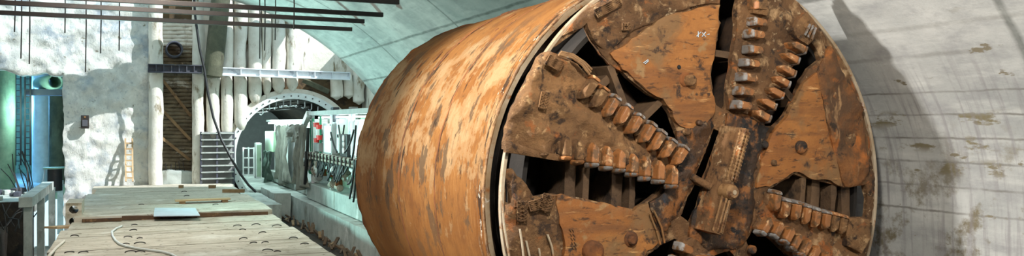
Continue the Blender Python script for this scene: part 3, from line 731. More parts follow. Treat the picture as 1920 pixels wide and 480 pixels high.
# ------------------------------------------------------------------ pit on the left: frame, platform, chamber behind the opening
fr = thing('concrete_trestle', (-3.4, 38, -5.6), 'grey concrete beam on a row of posts standing in the pit left of the deck', 'frame')
rough_box((-3.62, 33.2, -2.95), (-3.2, 41.6, -2.6), .01, .4).build('beam', M['conc'], fr)
for (px, wpx) in ((51, 18), (75, 15), (96, 13), (112, 11)):
    # posts stand under the beam where their rays meet its line
    p = PX(px, 400, -3.4); w_ = .36
    rough_box((-3.5, p.y - .14, -5.65), (-3.24, p.y + .14, -2.94), .01, .5).build('post', M['conc'], fr)
MB().box((-9, 39.5, -3.7), (-3.7, 62, -3.25)).build('floor_platform', M['conc'], kind='structure')
MB().box((-9, 39.3, -5.6), (-3.75, 39.48, -3.26)).build('wall_platform_front', M['mud_shade'], kind='structure')  # thin sheet added to make the platform front dark
MB().box((-9, 61.5, -5), (0, 62, 9)).build('wall_chamber', M['pillar_green'], kind='structure')
MB().box((-.9, 43, -5.6), (-.6, 62, 9)).build('wall_chamber_right', M['pile_dark'], kind='structure')
MB().box((-9, 43, 3.4), (-.6, 62, 3.8)).build('ceiling_chamber', M['conc'], kind='structure')
def col(px, w, y0, y1, Y, mat, label, name='chamber_column'):
    p = PY(px, y1, Y); t = PY(px, y0, Y); r = w * 41.5 / 1550 / 2 * Y / 42
    p.z = -3.26 if p.z > -3.5 else p.z
    mb = MB(); mb.tube([Vector((p.x, Y, -3.26)), Vector((p.x, Y, t.z))], r, 20); tag(mb.build(name, M[mat]), label, 'column')
col(9, 30, 100, 340, 46, 'pillar_green', 'green-grey round column at the left edge inside the opening')
col(78, 28, 100, 340, 52, 'white', 'brightly lit white round column inside the opening')
col(108, 26, 180, 340, 50, 'pile_dark', 'dark olive column right inside the opening')
tag(MB().box(tuple(PY(48, 178, 47)), tuple(PY(119, 169, 48.2))).build('steel_lintel', M['beam_dark']), 'dark horizontal beam under the pipe inside the opening', 'beam')
p = PY(104, 153, 46); mb = MB(); n = 22; vs = []; fs = []
for (r, dx) in ((.36, 0), (.36, 1), (.28, 0), (.28, 1)):
    for k in range(n): a = 2 * PI * k / n; c_ = Vector((p.x - dx * .9, p.y + dx * 3.0, p.z)); vs.append(c_ + Vector((math.cos(a) * r, 0, math.sin(a) * r)))
for k in range(n):
    k2 = (k + 1) % n; fs += [(k, k2, n + k2, n + k), (2 * n + k, 3 * n + k, 3 * n + k2, 2 * n + k2), (k, 2 * n + k, 2 * n + k2, k2)]
mb.add(vs, fs, 0, True); tag(mb.build('vent_pipe', M['pipe']), 'open pale green pipe end under the top of the left opening', 'pipe')
for px, lab in ((34, 'left one of two dark caged ladders inside the opening'), (52, 'right one of two dark caged ladders inside the opening')):
    t = thing('steel_ladder', PY(px, 300, 46.5), lab, 'ladder')
    for s_ in (-5, 5):
        a, b = PY(px + s_, 310, 46.5), PY(px + s_, 140, 46.5); MB().bar(a, b, .07, .07).build('rail', M['steel'], t)
    for i in range(15):
        y_ = 148 + i * 11; MB().bar(PY(px - 5, y_, 46.5), PY(px + 5, y_, 46.5), .04, .04).build('rung', M['steel'], t)
tb = thing('oil_drum', PY(102, 312, 45), 'dark drum with a pale lid standing on the lit platform', 'drum')
p = PY(103, 318, 45); p.z = -3.25
MB().tube([p, p + Vector((0, 0, 1.05))], .32, 20).build('body', M['steel'], tb); MB().tube([p + Vector((0, 0, 1.05)), p + Vector((0, 0, 1.12))], .5, 20).build('lid', M['pipe'], tb)
MB().tube([p + Vector((-.55, 0, 0)), p + Vector((-.42, 0, 1.06))], .025, 6).build('handle', M['beam_pale'], tb)
rr = random.Random(8)
for i in range(16):
    p = Vector((rr.uniform(-5.8, -4.0), rr.uniform(39.7, 45), -3.2)); s_ = rr.uniform(.1, .28)
    mb = MB(); mb.box(p - Vector((s_, s_ * .7, .05)), p + Vector((s_, s_ * .7, s_ * .9)), rot=Matrix.Rotation(rr.uniform(0, 3), 3, 'Z'))
    tag(mb.build('rubble_block', M['conc' if i % 2 else 'beam_dark'], bevel=.03), 'rough block of rubble on the lit platform inside the opening', 'rubble', 'rubble on the platform')
for i in range(26):
    a = Vector((rr.uniform(-5.6, -3.9), rr.uniform(36.6, 38.2), rr.uniform(-4.3, -4.0))); b = a + Vector((rr.uniform(-.8, .8), rr.uniform(.0, .9), rr.uniform(.3, 1.5)))
    if i > 16: a = Vector((rr.uniform(-4.9, -4.0), rr.uniform(42, 45), -3.2)); b = a + Vector((-rr.uniform(.3, 1.0), .6, rr.uniform(1., 2.)))
    mb = MB(); mb.tube([a, a.lerp(b, .5) + Vector((rr.uniform(-.15, .15), 0, .15)), b], .022, 6)
    tag(mb.build('loose_rebar', M['steel']), 'loose bent rebar poking up at the platform edge left of the concrete posts', 'rebar', 'loose rebar by the platform')
rb = rough_box((-8.8, 36.4, -5.6), (-4.6, 38.6, -4.2), .12, .35); tag(rb.build('spoil_heap', M['mud_shade']), 'dark heap of spoil in the pit below the platform', 'heap')
mb = MB(); p = PZ(43, 360, -3.2); mb.tube([Vector((-4.1, 40.3, -3.25)), Vector((-4.1, 40.3, -3.0))], [.16, .12], 12)
tag(mb.build('marker_cap', M['rust']), 'small orange cap on the platform corner', 'cap')

# ------------------------------------------------------------------ the shield
CX, CZ, R = 6.96, -.955, 3.05
YF = 8.85
sh = thing('machine_shield', (CX, 12, CZ - R), 'huge rusty orange steel drum of the tunnel boring machine', 'machine shield')
def drum(name, y0, y1, r, mat, ragged=0, thick=.09):
    mb = MB(); n = 220; ny = max(2, int((y1 - y0) / .12)); vs = []; fs = []
    for j in range(ny + 1):
        for k in range(n + 1):
            a = 2 * PI * k / n; y_ = y0 + (y1 - y0) * j / ny
            if ragged and j == ny: y_ += ragged * (fbm((math.cos(a) * 9, math.sin(a) * 9, 0), 1.3, 4))
            rr_ = r + .006 * fbm((math.cos(a) * 3, y_, math.sin(a) * 3), 1.2, 4)
            # k = 0 at the bottom, u = 0 at the crown
            vs.append(Vector((CX + rr_ * math.sin(a + PI), y_, CZ + rr_ * math.cos(a + PI)))); mb.uv[len(vs) - 1] = ((a - PI) * R, y_)
    for j in range(ny):
        for k in range(n): i = j * (n + 1) + k; fs.append((i, i + 1, i + n + 2, i + n + 1))
    mb.add(vs, fs, 0, True)
    o = len(vs); vs2 = []; fs2 = []
    for k in range(n + 1):
        a = 2 * PI * k / n
        for (rr_, y_) in ((r, y0), (r - thick, y0), (r - thick, y1)):
            vs2.append(Vector((CX + rr_ * math.sin(a + PI), y_, CZ + rr_ * math.cos(a + PI)))); mb.uv[o + len(vs2) - 1] = ((a - PI) * R, y_)
    for k in range(n): i = 3 * k; fs2 += [(i, i + 1, i + 4, i + 3), (i + 1, i + 2, i + 5, i + 4)]
    mb.add(vs2, fs2, 1); return mb.build(name, [mat, M['bare']], sh)
drum('front_skin', 9.4, 11.2, 3.05, M['barrel'])
drum('middle_skin', 11.2, 12.95, 3.045, M['barrel'])
drum('tail_skin', 12.95, 15.85, 3.035, M['barrel'], .12)
def bead(y_, r, w_, mat, name, amp=.3):
    mb = MB(); n = 260
    pth = []; RR = []
    for k in range(n + 1):
        a = 2 * PI * k / n; g = fbm((math.cos(a) * 6, math.sin(a) * 6, y_), 1.5, 4)
        pth.append((CX + r * math.cos(a), y_ + g * .03, CZ + r * math.sin(a))); RR.append(w_ * (1 + amp * g))
    mb.tube(pth, RR, 8, cap=False); mb.build(name, mat, sh)
bead(11.2, 3.045, .016, M['rust_dark'], 'weld_seam'); bead(12.95, 3.04, .02, M['rust_dark'], 'weld_seam'); bead(9.41, 3.035, .02, M['crust'], 'front_lip', .6)
bead(9.6, 3.045, .01, M['mud_pale'], 'weld_seam', 1.5); bead(15.83, 3.01, .04, M['rust_dark'], 'tail_edge', .8)
annulus(MB(), Vector((CX, CZ)), .3, 2.98, 9.9, 10.0, 64).build('bulkhead', M['inner'], sh)
# lumps of scale on the crown
rr = random.Random(5)
for i in range(14):
    a = math.radians(rr.uniform(95, 150)); y_ = rr.uniform(13.0, 15.2) if i % 3 else rr.uniform(11.3, 13.4)
    p = Vector((CX + 3.05 * math.cos(a), y_, CZ + 3.05 * math.sin(a))); tn = Vector((-math.sin(a), 0, math.cos(a)))
    L = rr.uniform(.08, .3); mb = MB(); mb.tube([p - tn * L / 2, p, p + tn * L / 2], [.006, rr.uniform(.01, .022), .005], 7); mb.build('rust_scale', M['rust_dark'], sh)

# ------------------------------------------------------------------ the cutterhead
ch = thing('cutterhead', (CX, 9.1, CZ - R), 'round muddy cutting face with six rows of steel teeth on its arms and dark openings', 'cutterhead')
def f2(px, py, d=0.): p = PY(px, py, YF - d); return (p.x, p.z)
def poly(pts, d=0.): return [f2(x, y_, d) for x, y_ in pts]
H1 = [(1030, 95), (1060, 75), (1099, 46), (1112, 75), (1130, 102), (1146, 120), (1156, 128), (1170, 135), (1190, 155), (1220, 178), (1240, 187), (1258, 212), (1268, 240), (1280, 268), (1262, 262), (1238, 243), (1210, 222), (1180, 200), (1150, 176), (1128, 158), (1108, 146), (1085, 120), (1060, 107)]
H2 = [(953, 284), (994, 291), (1046, 301), (1080, 300), (1106, 306), (1140, 312), (1192, 325), (1240, 336), (1248, 345), (1237, 359), (1215, 377), (1189, 392), (1155, 385), (1120, 378), (1084, 370), (1042, 364), (1007, 372), (975, 385), (951, 380), (950, 330)]
H3 = [(1352, 0), (1350, 50), (1342, 100), (1334, 140), (1337, 170), (1345, 197), (1360, 206), (1366, 195), (1367, 160), (1374, 125), (1385, 60), (1392, 0), (1402, -58), (1355, -62)]
H4 = [(1519, 74), (1535, 95), (1540, 112), (1520, 128), (1505, 150), (1490, 185), (1475, 215), (1455, 236), (1436, 236), (1432, 220), (1450, 198), (1466, 165), (1482, 135), (1496, 105), (1504, 86)]
H5 = [(1441, 356), (1467, 341), (1490, 326), (1512, 334), (1569, 347), (1587, 352), (1624, 346), (1630, 372), (1627, 407), (1591, 409), (1561, 400), (1531, 390), (1494, 382), (1460, 372), (1441, 368)]
H6 = [(1413, 432), (1420, 428), (1456, 455), (1500, 497), (1530, 550), (1500, 590), (1450, 560), (1418, 500), (1402, 452)]
H7 = [(1341, 241), (1356, 249), (1332, 318), (1322, 340), (1306, 330), (1322, 290)]
H7b = [(1306, 345), (1322, 352), (1312, 390), (1297, 420), (1278, 405), (1290, 370)]
H8 = [(1217, 477), (1239, 461), (1267, 448), (1284, 456), (1276, 480), (1256, 520), (1234, 560), (1200, 600), (1180, 570), (1195, 520)]
H9 = [(1340, 480), (1370, 470), (1395, 500), (1390, 560), (1360, 620), (1330, 640), (1325, 560)]
circ = [(CX + 3.04 * math.cos(a * PI / 60), CZ + 3.04 * math.sin(a * PI / 60)) for a in range(120)]
holes = [poly(h) for h in (H1, H2, H3, H4, H5, H6, H7, H7b, H8, H9)]
def dome(x, z):
    r = math.hypot(x - CX, z - CZ); e = max(0, (r - 2.75) / .3)
    return -.05 * e * e
plate(circ, holes, YF, .1, .06, .045, 2.2, .012, dome=dome, seed=1).build('face_plate', M['mud'], ch)
annulus(MB(), Vector((CX, CZ)), 3.0, 3.05, 8.86, 8.93, 160).build('rim_band', M['bare'], ch, bevel=.01)
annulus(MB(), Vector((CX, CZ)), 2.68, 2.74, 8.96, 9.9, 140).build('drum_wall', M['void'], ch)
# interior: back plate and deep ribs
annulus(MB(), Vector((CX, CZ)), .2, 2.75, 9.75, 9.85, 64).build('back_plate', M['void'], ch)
def rib(a, b, d0=.02, d1=.75, w_=.09):
    p, q_ = Vector(f2(*a)), Vector(f2(*b)); d = (q_ - p).normalized(); n_ = Vector((-d.y, d.x)) * w_ / 2
    pts = [p + n_, q_ + n_, q_ - n_, p - n_]
    plate([tuple(x) for x in pts], [], YF + d0, d1 - d0, .09, .03, 3, .02, seed=int(a[0])).build('inner_rib', M['ribm'], ch)
for a, b in (((1178, 205), (1148, 122)), ((1132, 165), (1158, 118)) if 0 else ((1130, 168), (1168, 130)), ((1206, 226), (1248, 186)), ((1080, 295), (1078, 375)), ((1104, 300), (1100, 378)), ((1189, 318), (1188, 396)), ((1170, 312), (1165, 392)),
             ((1507, 398), (1512, 328)), ((1566, 412), (1568, 342)), ((1540, 400), (1543, 335)), ((1600, 410), (1598, 345)), ((1390, 106), (1338, 98)), ((1476, 168), (1500, 196))):
    w_ = .16 if a[0] in (1080, 1170, 1540, 1600) else .09
    rib(a, b, .12 if a[0] in (1080, 1170, 1540, 1600, 1130) else .03, .8, w_)
# deeper radial fins seen in the openings
for ang in range(0, 360, 30):
    a = math.radians(ang + 8); p = Vector((CX + .5 * math.cos(a), CZ + .5 * math.sin(a))); q_ = Vector((CX + 2.7 * math.cos(a), CZ + 2.7 * math.sin(a)))
    mb = MB(); mb.box((0, 9.3, 0), (0, 0, 0)) if 0 else None
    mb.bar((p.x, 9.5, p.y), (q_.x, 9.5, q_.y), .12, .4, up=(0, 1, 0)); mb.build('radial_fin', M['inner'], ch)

# mud-covered arms (raised)
def arm(name, pts, d, mat, seed, amp=.05, th=.08):
    return plate(poly(pts, d), [], YF - d, d + th - .05, .06, amp, 3.2, .05, seed=seed).build(name, mat, ch)
armL = arm('cutter_arm', [(1022, 98), (1046, 104), (1072, 118), (1104, 150), (1128, 170), (1154, 188), (1184, 212), (1214, 236), (1244, 260), (1268, 284), (1276, 304), (1262, 328), (1236, 330), (1206, 322), (1170, 312), (1130, 304), (1096, 298), (1050, 298), (996, 288), (948, 280), (952, 240), (972, 190), (996, 140)], .09, M['mud_pale'], 21, .13)
armU = arm('cutter_arm', [(1392, -66), (1388, 0), (1384, 60), (1376, 110), (1370, 160), (1372, 205), (1398, 212), (1432, 226), (1448, 205), (1464, 172), (1482, 138), (1500, 108), (1516, 82), (1532, 66), (1522, 32), (1500, 4), (1460, -38)], .09, M['mud'], 22, .06)
armR = arm('cutter_arm', [(1440, 374), (1462, 380), (1500, 390), (1540, 402), (1570, 410), (1592, 410), (1634, 412), (1634, 440), (1622, 490), (1600, 530), (1560, 540), (1530, 510), (1500, 484), (1462, 452), (1426, 430), (1424, 405)], .09, M['mud'], 23, .06)
armD = arm('cutter_arm', [(1284, 452), (1300, 446), (1330, 470), (1336, 520), (1332, 600), (1310, 680), (1235, 660), (1200, 620), (1236, 566), (1262, 515), (1276, 480)], .09, M['mud'], 24, .06)
# smooth rusty plates between the arms
arm('wear_plate', [(1145, 100), (1185, 72), (1225, 48), (1270, 24), (1310, 14), (1351, 9), (1349, 50), (1341, 100), (1333, 140), (1335, 172), (1342, 196), (1330, 225), (1300, 245), (1276, 236), (1262, 208), (1244, 185), (1222, 175), (1192, 150), (1168, 130)], .05, M['rust'], 31, .014)
arm('wear_plate', [(1046, 367), (1086, 374), (1120, 381), (1156, 389), (1188, 396), (1215, 382), (1222, 400), (1238, 450), (1214, 470), (1192, 515), (1175, 570), (1120, 560), (1080, 530), (1058, 480), (1050, 420)], .05, M['rust'], 32, .014)
arm('wear_plate', [(1532, 136), (1545, 200), (1556, 260), (1574, 320), (1580, 350), (1566, 344), (1514, 331), (1490, 322), (1467, 337), (1444, 350), (1420, 352), (1428, 300), (1444, 262), (1458, 240), (1478, 218), (1494, 188), (1508, 156)], .05, M['rust'], 33, .014)
arm('outer_wear_plate', [(1536, 134), (1560, 86), (1588, 140), (1612, 190), (1626, 250), (1632, 320), (1620, 342), (1588, 350), (1578, 320), (1560, 260), (1549, 200)], .05, M['rust_mud'], 34, .06)
arm('mud_cake', [(1058, 66), (1096, 22), (1150, -8), (1220, -40), (1300, -62), (1352, -66), (1352, 6), (1300, 12), (1250, 26), (1200, 52), (1160, 82), (1144, 98), (1124, 84), (1104, 42), (1080, 56)], .06, M['mud'], 35, .07)
arm('mud_cake', [(950, 385), (975, 380), (1005, 368), (1042, 364), (1048, 420), (1056, 480), (1030, 560), (975, 540), (952, 470), (946, 420)], .05, M['mud_pale'], 36, .07)
arm('hub_plate', [(1272, 246), (1300, 236), (1340, 214), (1342, 237), (1321, 288), (1303, 328), (1304, 344), (1288, 370), (1275, 404), (1262, 414), (1244, 446), (1226, 400), (1220, 380), (1246, 362), (1262, 336), (1280, 300)], .05, M['greasy'], 37, .06)
arm('hub_plate', [(1366, 212), (1400, 214), (1432, 230), (1446, 240), (1432, 280), (1416, 340), (1420, 380), (1410, 425), (1396, 460), (1368, 466), (1330, 472), (1296, 448), (1298, 424), (1314, 388), (1324, 345), (1336, 312), (1358, 250)], .05, M['greasy'], 38, .06)
# heap of muck caught in the lower left opening
plate(poly([(951, 318), (962, 316), (972, 330), (986, 342), (996, 360), (1010, 374), (990, 392), (956, 392)]), [], YF - .02, .1, .05, .12, 3, .03, seed=44).build('muck_heap', M['mud_pale'], ch)
# pale scraped edge of the left arm
plate(poly([(948, 262), (970, 270), (1010, 284), (1050, 290), (1046, 301), (1000, 294), (950, 286)], .12), [], YF - .13, .1, .05, .03, 3, .02, seed=45).build('scraped_edge', M['mud_pale'], armL)
for j, off in enumerate((0, 5, 10)):
    pth = [f2(1050 + 2 * j, 100 - off * .5 + 2, .2), f2(1075 + j, 108 - off * .6, .2), f2(1095 + 2 * j, 122 - off * .5, .2), f2(1108 + 2 * j, 140 - off, .2)]
    MB().tube([(x, YF - .17, z) for x, z in pth], .016, 7).build('edge_bead', M['crust'], armL)

# teeth
def tooth(c, dirpx, L, W, par, seed, tipf=.2, H=.1, mud=0):
    p = Vector(f2(c[0], c[1], .17)); e = Vector(f2(c[0] + dirpx[0] * 10, c[1] + dirpx[1] * 10, .17)) - p; e.normalize()
    s_ = Vector((-e.y, e.x)); y0 = YF - .05; rr_ = random.Random(seed)
    L *= rr_.uniform(.94, 1.06); W *= rr_.uniform(.94, 1.06); H *= rr_.uniform(.9, 1.1)
    h = [(-.52, 0), (-.3, .4), (.5 - tipf, .46), (.5 - tipf, -.46), (-.3, -.4)]
    def pt(u, v, hh): q_ = p + e * u * L + s_ * v * W; return Vector((q_.x, y0 - hh, q_.y))
    base, top = -.04, .1 + H
    mb = MB(); b = [pt(u, v, base) for u, v in h]; t = [pt(u * .94, v * .86, top * (.8 if k == 0 else 1.)) for k, (u, v) in enumerate(h)]
    k = len(h); mb.add(b + t, [tuple(range(k, 2 * k)), tuple(range(k))[::-1]] + [(i, (i + 1) % k, (i + 1) % k + k, i + k) for i in range(k)], 0)
    u0 = .5 - tipf - .02                                 # bare steel cutting edge, bevelled outwards
    v_ = [pt(u0, -.46, .02), pt(.5, -.46, .02), pt(.5, .46, .02), pt(u0, .46, .02), pt(u0, -.44, top + .02), pt(.43, -.42, top - .015), pt(.43, .42, top - .015), pt(u0, .44, top + .02)]
    mb.add(v_, [(0, 1, 2, 3), (4, 5, 6, 7), (0, 1, 5, 4), (1, 2, 6, 5), (2, 3, 7, 6), (3, 0, 4, 7)], 1)
    # holder block behind
    hb_ = [pt(-.3, -.62, -.02), pt(.3, -.62, -.02), pt(.3, .62, -.02), pt(-.3, .62, -.02), pt(-.22, -.52, .07), pt(.22, -.52, .08), pt(.22, .52, .08), pt(-.22, .52, .07)]
    mb.add(hb_, [(0, 1, 2, 3), (4, 5, 6, 7), (0, 1, 5, 4), (1, 2, 6, 5), (2, 3, 7, 6), (3, 0, 4, 7)], 2)
    mb.build('tooth', [M['mud_pale'] if mud else M['tooth'], M['carbide'] if not mud else M['tooth'], M['mud']], par, bevel=.022)
k = 0
def row(cs, dr, par, L, W, muds=()):
    global k
    for i, c in enumerate(cs):
        d = dr if not isinstance(dr, list) else (dr[0][0] + (dr[1][0] - dr[0][0]) * i / (len(cs) - 1), dr[0][1] + (dr[1][1] - dr[0][1]) * i / (len(cs) - 1))
        tooth(c, d, L, W, par, k, mud=i in muds); k += 1
row([(1105, 164), (1124, 182), (1146, 199), (1169, 214), (1191, 232), (1213, 248), (1232, 263), (1252, 278), (1275, 291)], (.5, -.85), armL, .33, .13, (0, 1))
row([(1061, 278), (1084, 285), (1111, 291), (1137, 297), (1161, 302), (1185, 310), (1209, 316), (1235, 323), (1259, 332)], (-.06, 1), armL, .33, .13, (0, 1))
row([(1424, 12), (1421, 42), (1416, 65), (1414, 94), (1408, 119), (1402, 146), (1397, 172), (1392, 198)], [(-1, -.12), (-1, -.16)], armU, .29, .13, (0,))
row([(1512, 52), (1494, 89), (1482, 109), (1474, 133), (1465, 153), (1453, 174), (1439, 195), (1427, 217)], (.85, .5), armU, .31, .13, (0,))
row([(1452, 376), (1470, 390), (1490, 394), (1509, 401), (1527, 407), (1547, 412), (1563, 416), (1578, 420)], (.12, -1), armR, .31, .13, (6, 7))
row([(1434, 424), (1456, 431), (1475, 441), (1490, 454), (1507, 465), (1524, 476), (1541, 488)], (-.5, .85), armR, .31, .13)
row([(1284, 466), (1274, 492), (1262, 520), (1248, 548), (1232, 578)], (-.9, -.35), armD, .28, .13)
row([(1322, 486), (1326, 516), (1326, 548), (1322, 582)], (1, 0), armD, .28, .13)
# big outer scrapers
def lump(pts, d, mat, name, par, seed, th=.2): plate(poly(pts, d), [], YF - d, th, .05, .04, 3, .02, seed=seed).build(name, mat, par)
lump([(1498, 40), (1515, 22), (1534, 48), (1530, 72), (1518, 84), (1498, 72), (1490, 56)], .22, M['mud_pale'], 'gauge_cutter', armU, 51)
lump([(1412, -12), (1440, -14), (1444, 14), (1440, 30), (1414, 24)], .2, M['mud_pale'], 'gauge_cutter', armU, 52)
lump([(1594, 409), (1634, 412), (1634, 448), (1618, 476), (1592, 462), (1588, 430)], .2, M['mud_pale'], 'gauge_cutter', armR, 53)
for (x0, y0, x1, y1) in ((1518, 46, 1508, 66), (1524, 48, 1514, 70), (1529, 52, 1520, 74)):
    a, b = f2(x0, y0, .26), f2(x1, y1, .26); MB().bar((a[0], YF - .27, a[1]), (b[0], YF - .27, b[1]), .018, .03).build('steel_insert', M['carbide'], armU)

# fishtail bar on the hub: a long roof-shaped beam standing out of the face
def nose():
    d = .4
    a, b = Vector(f2(1396, 240, d)), Vector(f2(1342, 438, d)); e = (b - a).normalized(); s_ = Vector((-e.y, e.x))
    if s_.x < 0: s_ = -s_
    L = (b - a).length; mb = MB(); n = 34; vs = []; fs = []
    prof = [(-.09, 0.0), (-.085, .15), (-.07, .24), (-.035, .26), (-.02, .34), (.0, .385), (.06, .385), (.1, .36), (.12, .3), (.14, .15), (.15, 0)]
    m = len(prof)
    for j in range(n + 1):
        c_ = a + e * L * j / n
        for i, (u, h) in enumerate(prof):
            g = fbm((c_.x * 3 + i, c_.y * 3, h), 2.5, 4) * .02
            q_ = c_ + s_ * (u + g * .6); vs.append(Vector((q_.x, YF - .02 - h - g, q_.y)))
    for j in range(n):
        for i in range(m - 1): q_ = j * m + i; fs.append((q_, q_ + 1, q_ + m + 1, q_ + m))
    fs += [tuple(range(m)), tuple(range(n * m + m - 1, n * m - 1, -1))]
    mb.add(vs, fs, 0, False)
    nb = mb.build('fishtail_bar', M['mud'], ch, bevel=.008)
    for u, h in ((-.02, .34), (.01, .392), (.06, .392), (.105, .36)):
        for half in ((.02, .5), (.62, .98)) if u < .15 else ((.05, .98),):
            mb = MB(); N = 40; pth = []; RR = []
            for j in range(N + 1):
                f = half[0] + (half[1] - half[0]) * j / N; c_ = a + e * L * f + s_ * u
                pth.append((c_.x, YF - .02 - h, c_.y)); RR.append(.017 * (1 + .5 * math.sin(j * 2.2) * (1 if half[0] < .3 else .3)))
            mb.tube(pth, RR, 8); mb.build('hard_facing_bead', M['crust'], nb)
    c_ = a + e * L * .6 + s_ * .04
    mb = MB(); mb.tube([(c_.x, YF - .3, c_.y), (c_.x, YF - .45, c_.y), (c_.x, YF - .49, c_.y)], [.11, .1, .07], 20); mb.build('center_boss', M['crust'], nb, bevel=.01)
    mb = MB(); mb.tube([(c_.x, YF - .48, c_.y), (c_.x, YF - .5, c_.y)], .03, 10); mb.build('boss_plug', M['bare'], nb)
    p, q_ = f2(1300, 330, .1), f2(1336, 352, .2); mb = MB(); mb.tube([(p[0], YF - .04, p[1]), (q_[0], YF - .16, q_[1])], [.045, .05], 14); mb.build('strut_pipe', M['mud'], ch)
nose()
# small fittings
def stud(x, y_, r, d, mat, name='bolt_head', h=.04):
    p = f2(x, y_, d); MB().tube([(p[0], YF - d + .02, p[1]), (p[0], YF - d - h, p[1]), (p[0], YF - d - h - .01, p[1])], [r * 1.05, r, r * .7], 14).build(name, M[mat], ch)
stud(1290, 151, .07, .05, 'mud_pale', 'nozzle', .09); stud(1284, 149, .1, .03, 'rust_dark', 'nozzle_base', .02); stud(1273, 126, .03, .05, 'black', 'bolt_hole', .005)
stud(1310, 230, .035, .07, 'greasy'); stud(1287, 247, .045, .08, 'mud'); stud(1500, 276, .09, .05, 'greasy', 'nozzle', .05); stud(1449, 305, .04, .05, 'mud'); stud(1434, 271, .05, .05, 'greasy', 'bolt_head', .02)
stud(1182, 448, .1, .04, 'rust_dark', 'nozzle_base', .02); stud(1182, 450, .055, .05, 'rust_dark', 'nozzle', .06); stud(1108, 470, .13, .04, 'rust_dark', 'nozzle', .1); stud(1409, 468, .06, .05, 'greasy'); stud(1466, 26, .03, .1, 'black', 'bolt_hole', .02)
# hard-facing grids of weld bead
def grid(cx_, cy_, w_, h_, d, mat='mud_pale', par=ch, nx=3, ny=5, rot=0):
    mb = MB(); c0, s0 = math.cos(rot), math.sin(rot)
    def P_(u, v): x, y_ = (u - .5) * w_, (v - .5) * h_; p = f2(cx_ + x * c0 - y_ * s0, cy_ + x * s0 + y_ * c0, d); return Vector((p[0], YF - d, p[1]))
    segs = [((0, 0), (1, 0)), ((1, 0), (1, 1)), ((1, 1), (0, 1)), ((0, 1), (0, 0))]
    for i in range(ny):
        segs += [((0, i / ny), (1, (i + 1) / ny)), ((1, i / ny), (0, (i + 1) / ny))]
    for a, b in segs: mb.tube([P_(*a), P_(*b)], .009, 6)
    mb.build('weld_grid', M[mat], par)
grid(979, 396, 18, 36, .12); grid(1006, 384, 26, 18, .11, rot=-.3); grid(1025, 380, 20, 30, .11, rot=.3)
grid(1020, 188, 14, 30, .17, par=armL, rot=.2); grid(1040, 118, 30, 18, .18, par=armL, rot=.5); grid(1140, 14, 50, 16, .15, rot=-.5); grid(1174, 50, 14, 12, .14, ny=2)
for pts in ([(976, 430), (980, 455), (984, 490)], [(1028, 440), (1036, 462), (1040, 490)], [(988, 452), (994, 480), (998, 500)], [(942, 366), (946, 420), (956, 480)], [(1012, 466), (1014, 480), (1012, 500)]):
    MB().tube([(f2(x, y_, .12)[0], YF - .1, f2(x, y_, .12)[1]) for x, y_ in pts], .014, 8).build('weld_bead', M['bare'], ch)
for pts in ([(1226, 395), (1240, 425), (1246, 455)],  [(1218, 400), (1230, 430), (1238, 458)]):
    MB().tube([(f2(x, y_, .09)[0], YF - .09, f2(x, y_, .09)[1]) for x, y_ in pts], .014, 8).build('weld_bead', M['rust'], ch)
for grp, cx_, cy_ in ((((0, 0, 8, -8), (3, 2, 3, -9), (10, -7, 17, 1), (17, -8, 10, 1), (20, -3, 24, -4)), 1306, 68), (((0, 0, 9, -6), (3, 2, 10, -4)), 1206, 118)):
    mb = MB()
    for (x0, y0, x1, y1) in grp:
        p0, p1 = f2(cx_ + x0, cy_ + y0, .06), f2(cx_ + x1, cy_ + y1, .06); mb.tube([(p0[0], YF - .062, p0[1]), (p1[0], YF - .062, p1[1])], .006, 5)
    mb.build('chalk_mark', M['sheet'], ch)
mb = MB()
for i in range(5):
    for dx in (0, 5):
        p0, p1 = f2(1068 + i * 1.2 + dx, 430 + i * 8, .06), f2(1071 + i * 1.2 + dx, 435 + i * 8, .06); mb.tube([(p0[0], YF - .06, p0[1]), (p1[0], YF - .06, p1[1])], .006, 5)
mb.build('stamped_mark', M['mud_pale'], ch)
# cradle under the machine
for y_ in (10.5, 13.6):
    mb = MB(); pts = [(CX - 2.3, -4.25), (CX + 2.3, -4.25)] + [(CX + 3.06 * math.sin(a), CZ - 3.06 * math.cos(a)) for a in [.75 - i * .125 for i in range(13)]]
    mb.prism([(x, y_, z) for x, z in pts], (0, 1, 0), .4)
    tag(mb.build('steel_cradle', M['rust_dark']), 'curved steel cradle under the machine drum', 'cradle', 'cradles under the machine drum')

# ------------------------------------------------------------------ light
def lamp(kind, name, loc, energy, color, size=1., tgt=None, spot=None, size_y=None):
    l = bpy.data.lights.new(name, kind); l.energy = energy; l.color = color
    if kind == 'AREA':
        l.size = size
        if size_y: l.shape = 'RECTANGLE'; l.size_y = size_y
    elif kind == 'SUN': l.angle = size
    else: l.shadow_soft_size = size
    if spot: l.spot_size = spot; l.spot_blend = .5
    o = bpy.data.objects.new(name, l); C.objects.link(o); o.location = loc
    if tgt is not None: o.rotation_euler = (Vector(tgt) - Vector(loc)).to_track_quat('-Z', 'Y').to_euler()
    return o
s = lamp('SUN', 'sun', (0, 30, 30), 6.4, (.97, .99, 1), .006); s.rotation_euler = Vector((-.62, .5, -.7)).to_track_quat('-Z', 'Y').to_euler()
w = bpy.data.worlds.new('sky'); SC.world = w; w.use_nodes = True
bg = w.node_tree.nodes['Background']; bg.inputs[0].default_value = (.58, .88, 1, 1); bg.inputs[1].default_value = 1.5
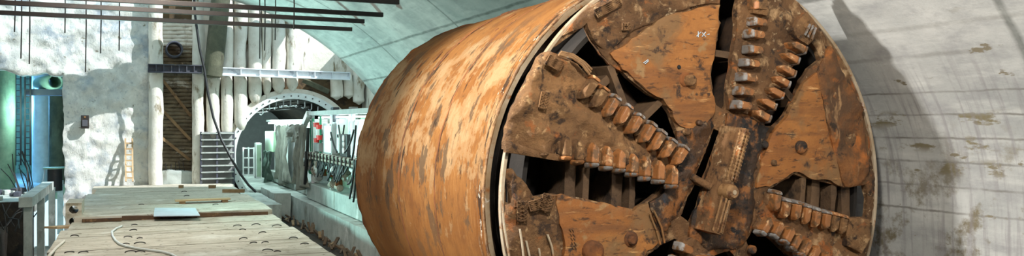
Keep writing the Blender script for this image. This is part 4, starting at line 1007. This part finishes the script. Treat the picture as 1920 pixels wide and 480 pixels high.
lamp('SPOT', 'floodlight_shield', (-2, 9.82, 4.2), 7300, (1, .97, .92), .15, (9.5, 8.4, -1.0), math.radians(80))
lamp('SPOT', 'floodlight_flank', (-3.5, 14.5, 2.0), 900, (1, .95, .86), .5, (5.0, 13, -1.4), math.radians(58))
lamp('AREA', 'floodlight_face', (2.2, 3.2, 3.3), 620, (1, .94, .84), .6, (7.4, 9, -.9))
lamp('AREA', 'wall_fill', (5.5, -2, 3), 360, (1, .98, .94), .8, (10.5, 5.5, .3))  # unseen fill added to lift the right wall and its shadow
lamp('AREA', 'deck_fill', (0, 23, 4.4), 640, (1, .92, .83), 3, (1.2, 26, -3))  # unseen overhead fill added to brighten the slabs
lamp('SPOT', 'vault_daylight_fill', (-3, 33, -1.2), 7000, (.5, .97, .9), .4, (7.2, 27, 3.6), math.radians(88))  # added spot, stands in for teal daylight spilling from the shaft
for i, (x, y_, z) in enumerate(((6.3, 46, -.3), (6.2, 52, -.6))): lamp('POINT', 'tunnel_lamp', (x, y_, z), 420, (.7, 1, .95), .2)
lamp('POINT', 'mouth_side_fill', (5.0, 42.6, -.2), 120, (.7, 1, .95), .2)  # added fill so the railing and locker look bright
lamp('AREA', 'mouth_lamp', (5.2, 41.2, .6), 90, (.7, 1, .97), .4, (7, 39, -2))
for y_ in (22, 27, 32): lamp('AREA', 'gantry_lamp', (XG + .5, y_, .15), 48, (.86, 1, .98), .3, (XG + .3, y_, -2), size_y=3)
lamp('POINT', 'chamber_lamp', (-5.6, 52.5, 1.0), 1900, (.16, .5, 1), .3)
lamp('POINT', 'pit_fill', (-2.6, 39, -4.2), 90, (1, .97, .95), .2)  # added fill to brighten the pit behind the posts
lamp('POINT', 'chamber_lamp_low', (-4.6, 45.2, .6), 230, (.55, 1, .97), .3)

SC.view_settings.view_transform = 'Standard'; SC.view_settings.look = 'None'
SC.view_settings.exposure = 0; SC.view_settings.gamma = 1; SC.view_settings.use_curve_mapping = False
SC.cycles.use_denoising = True
SC.cycles.max_bounces = 8; SC.cycles.diffuse_bounces = 5
SC.cycles.sample_clamp_indirect = 6
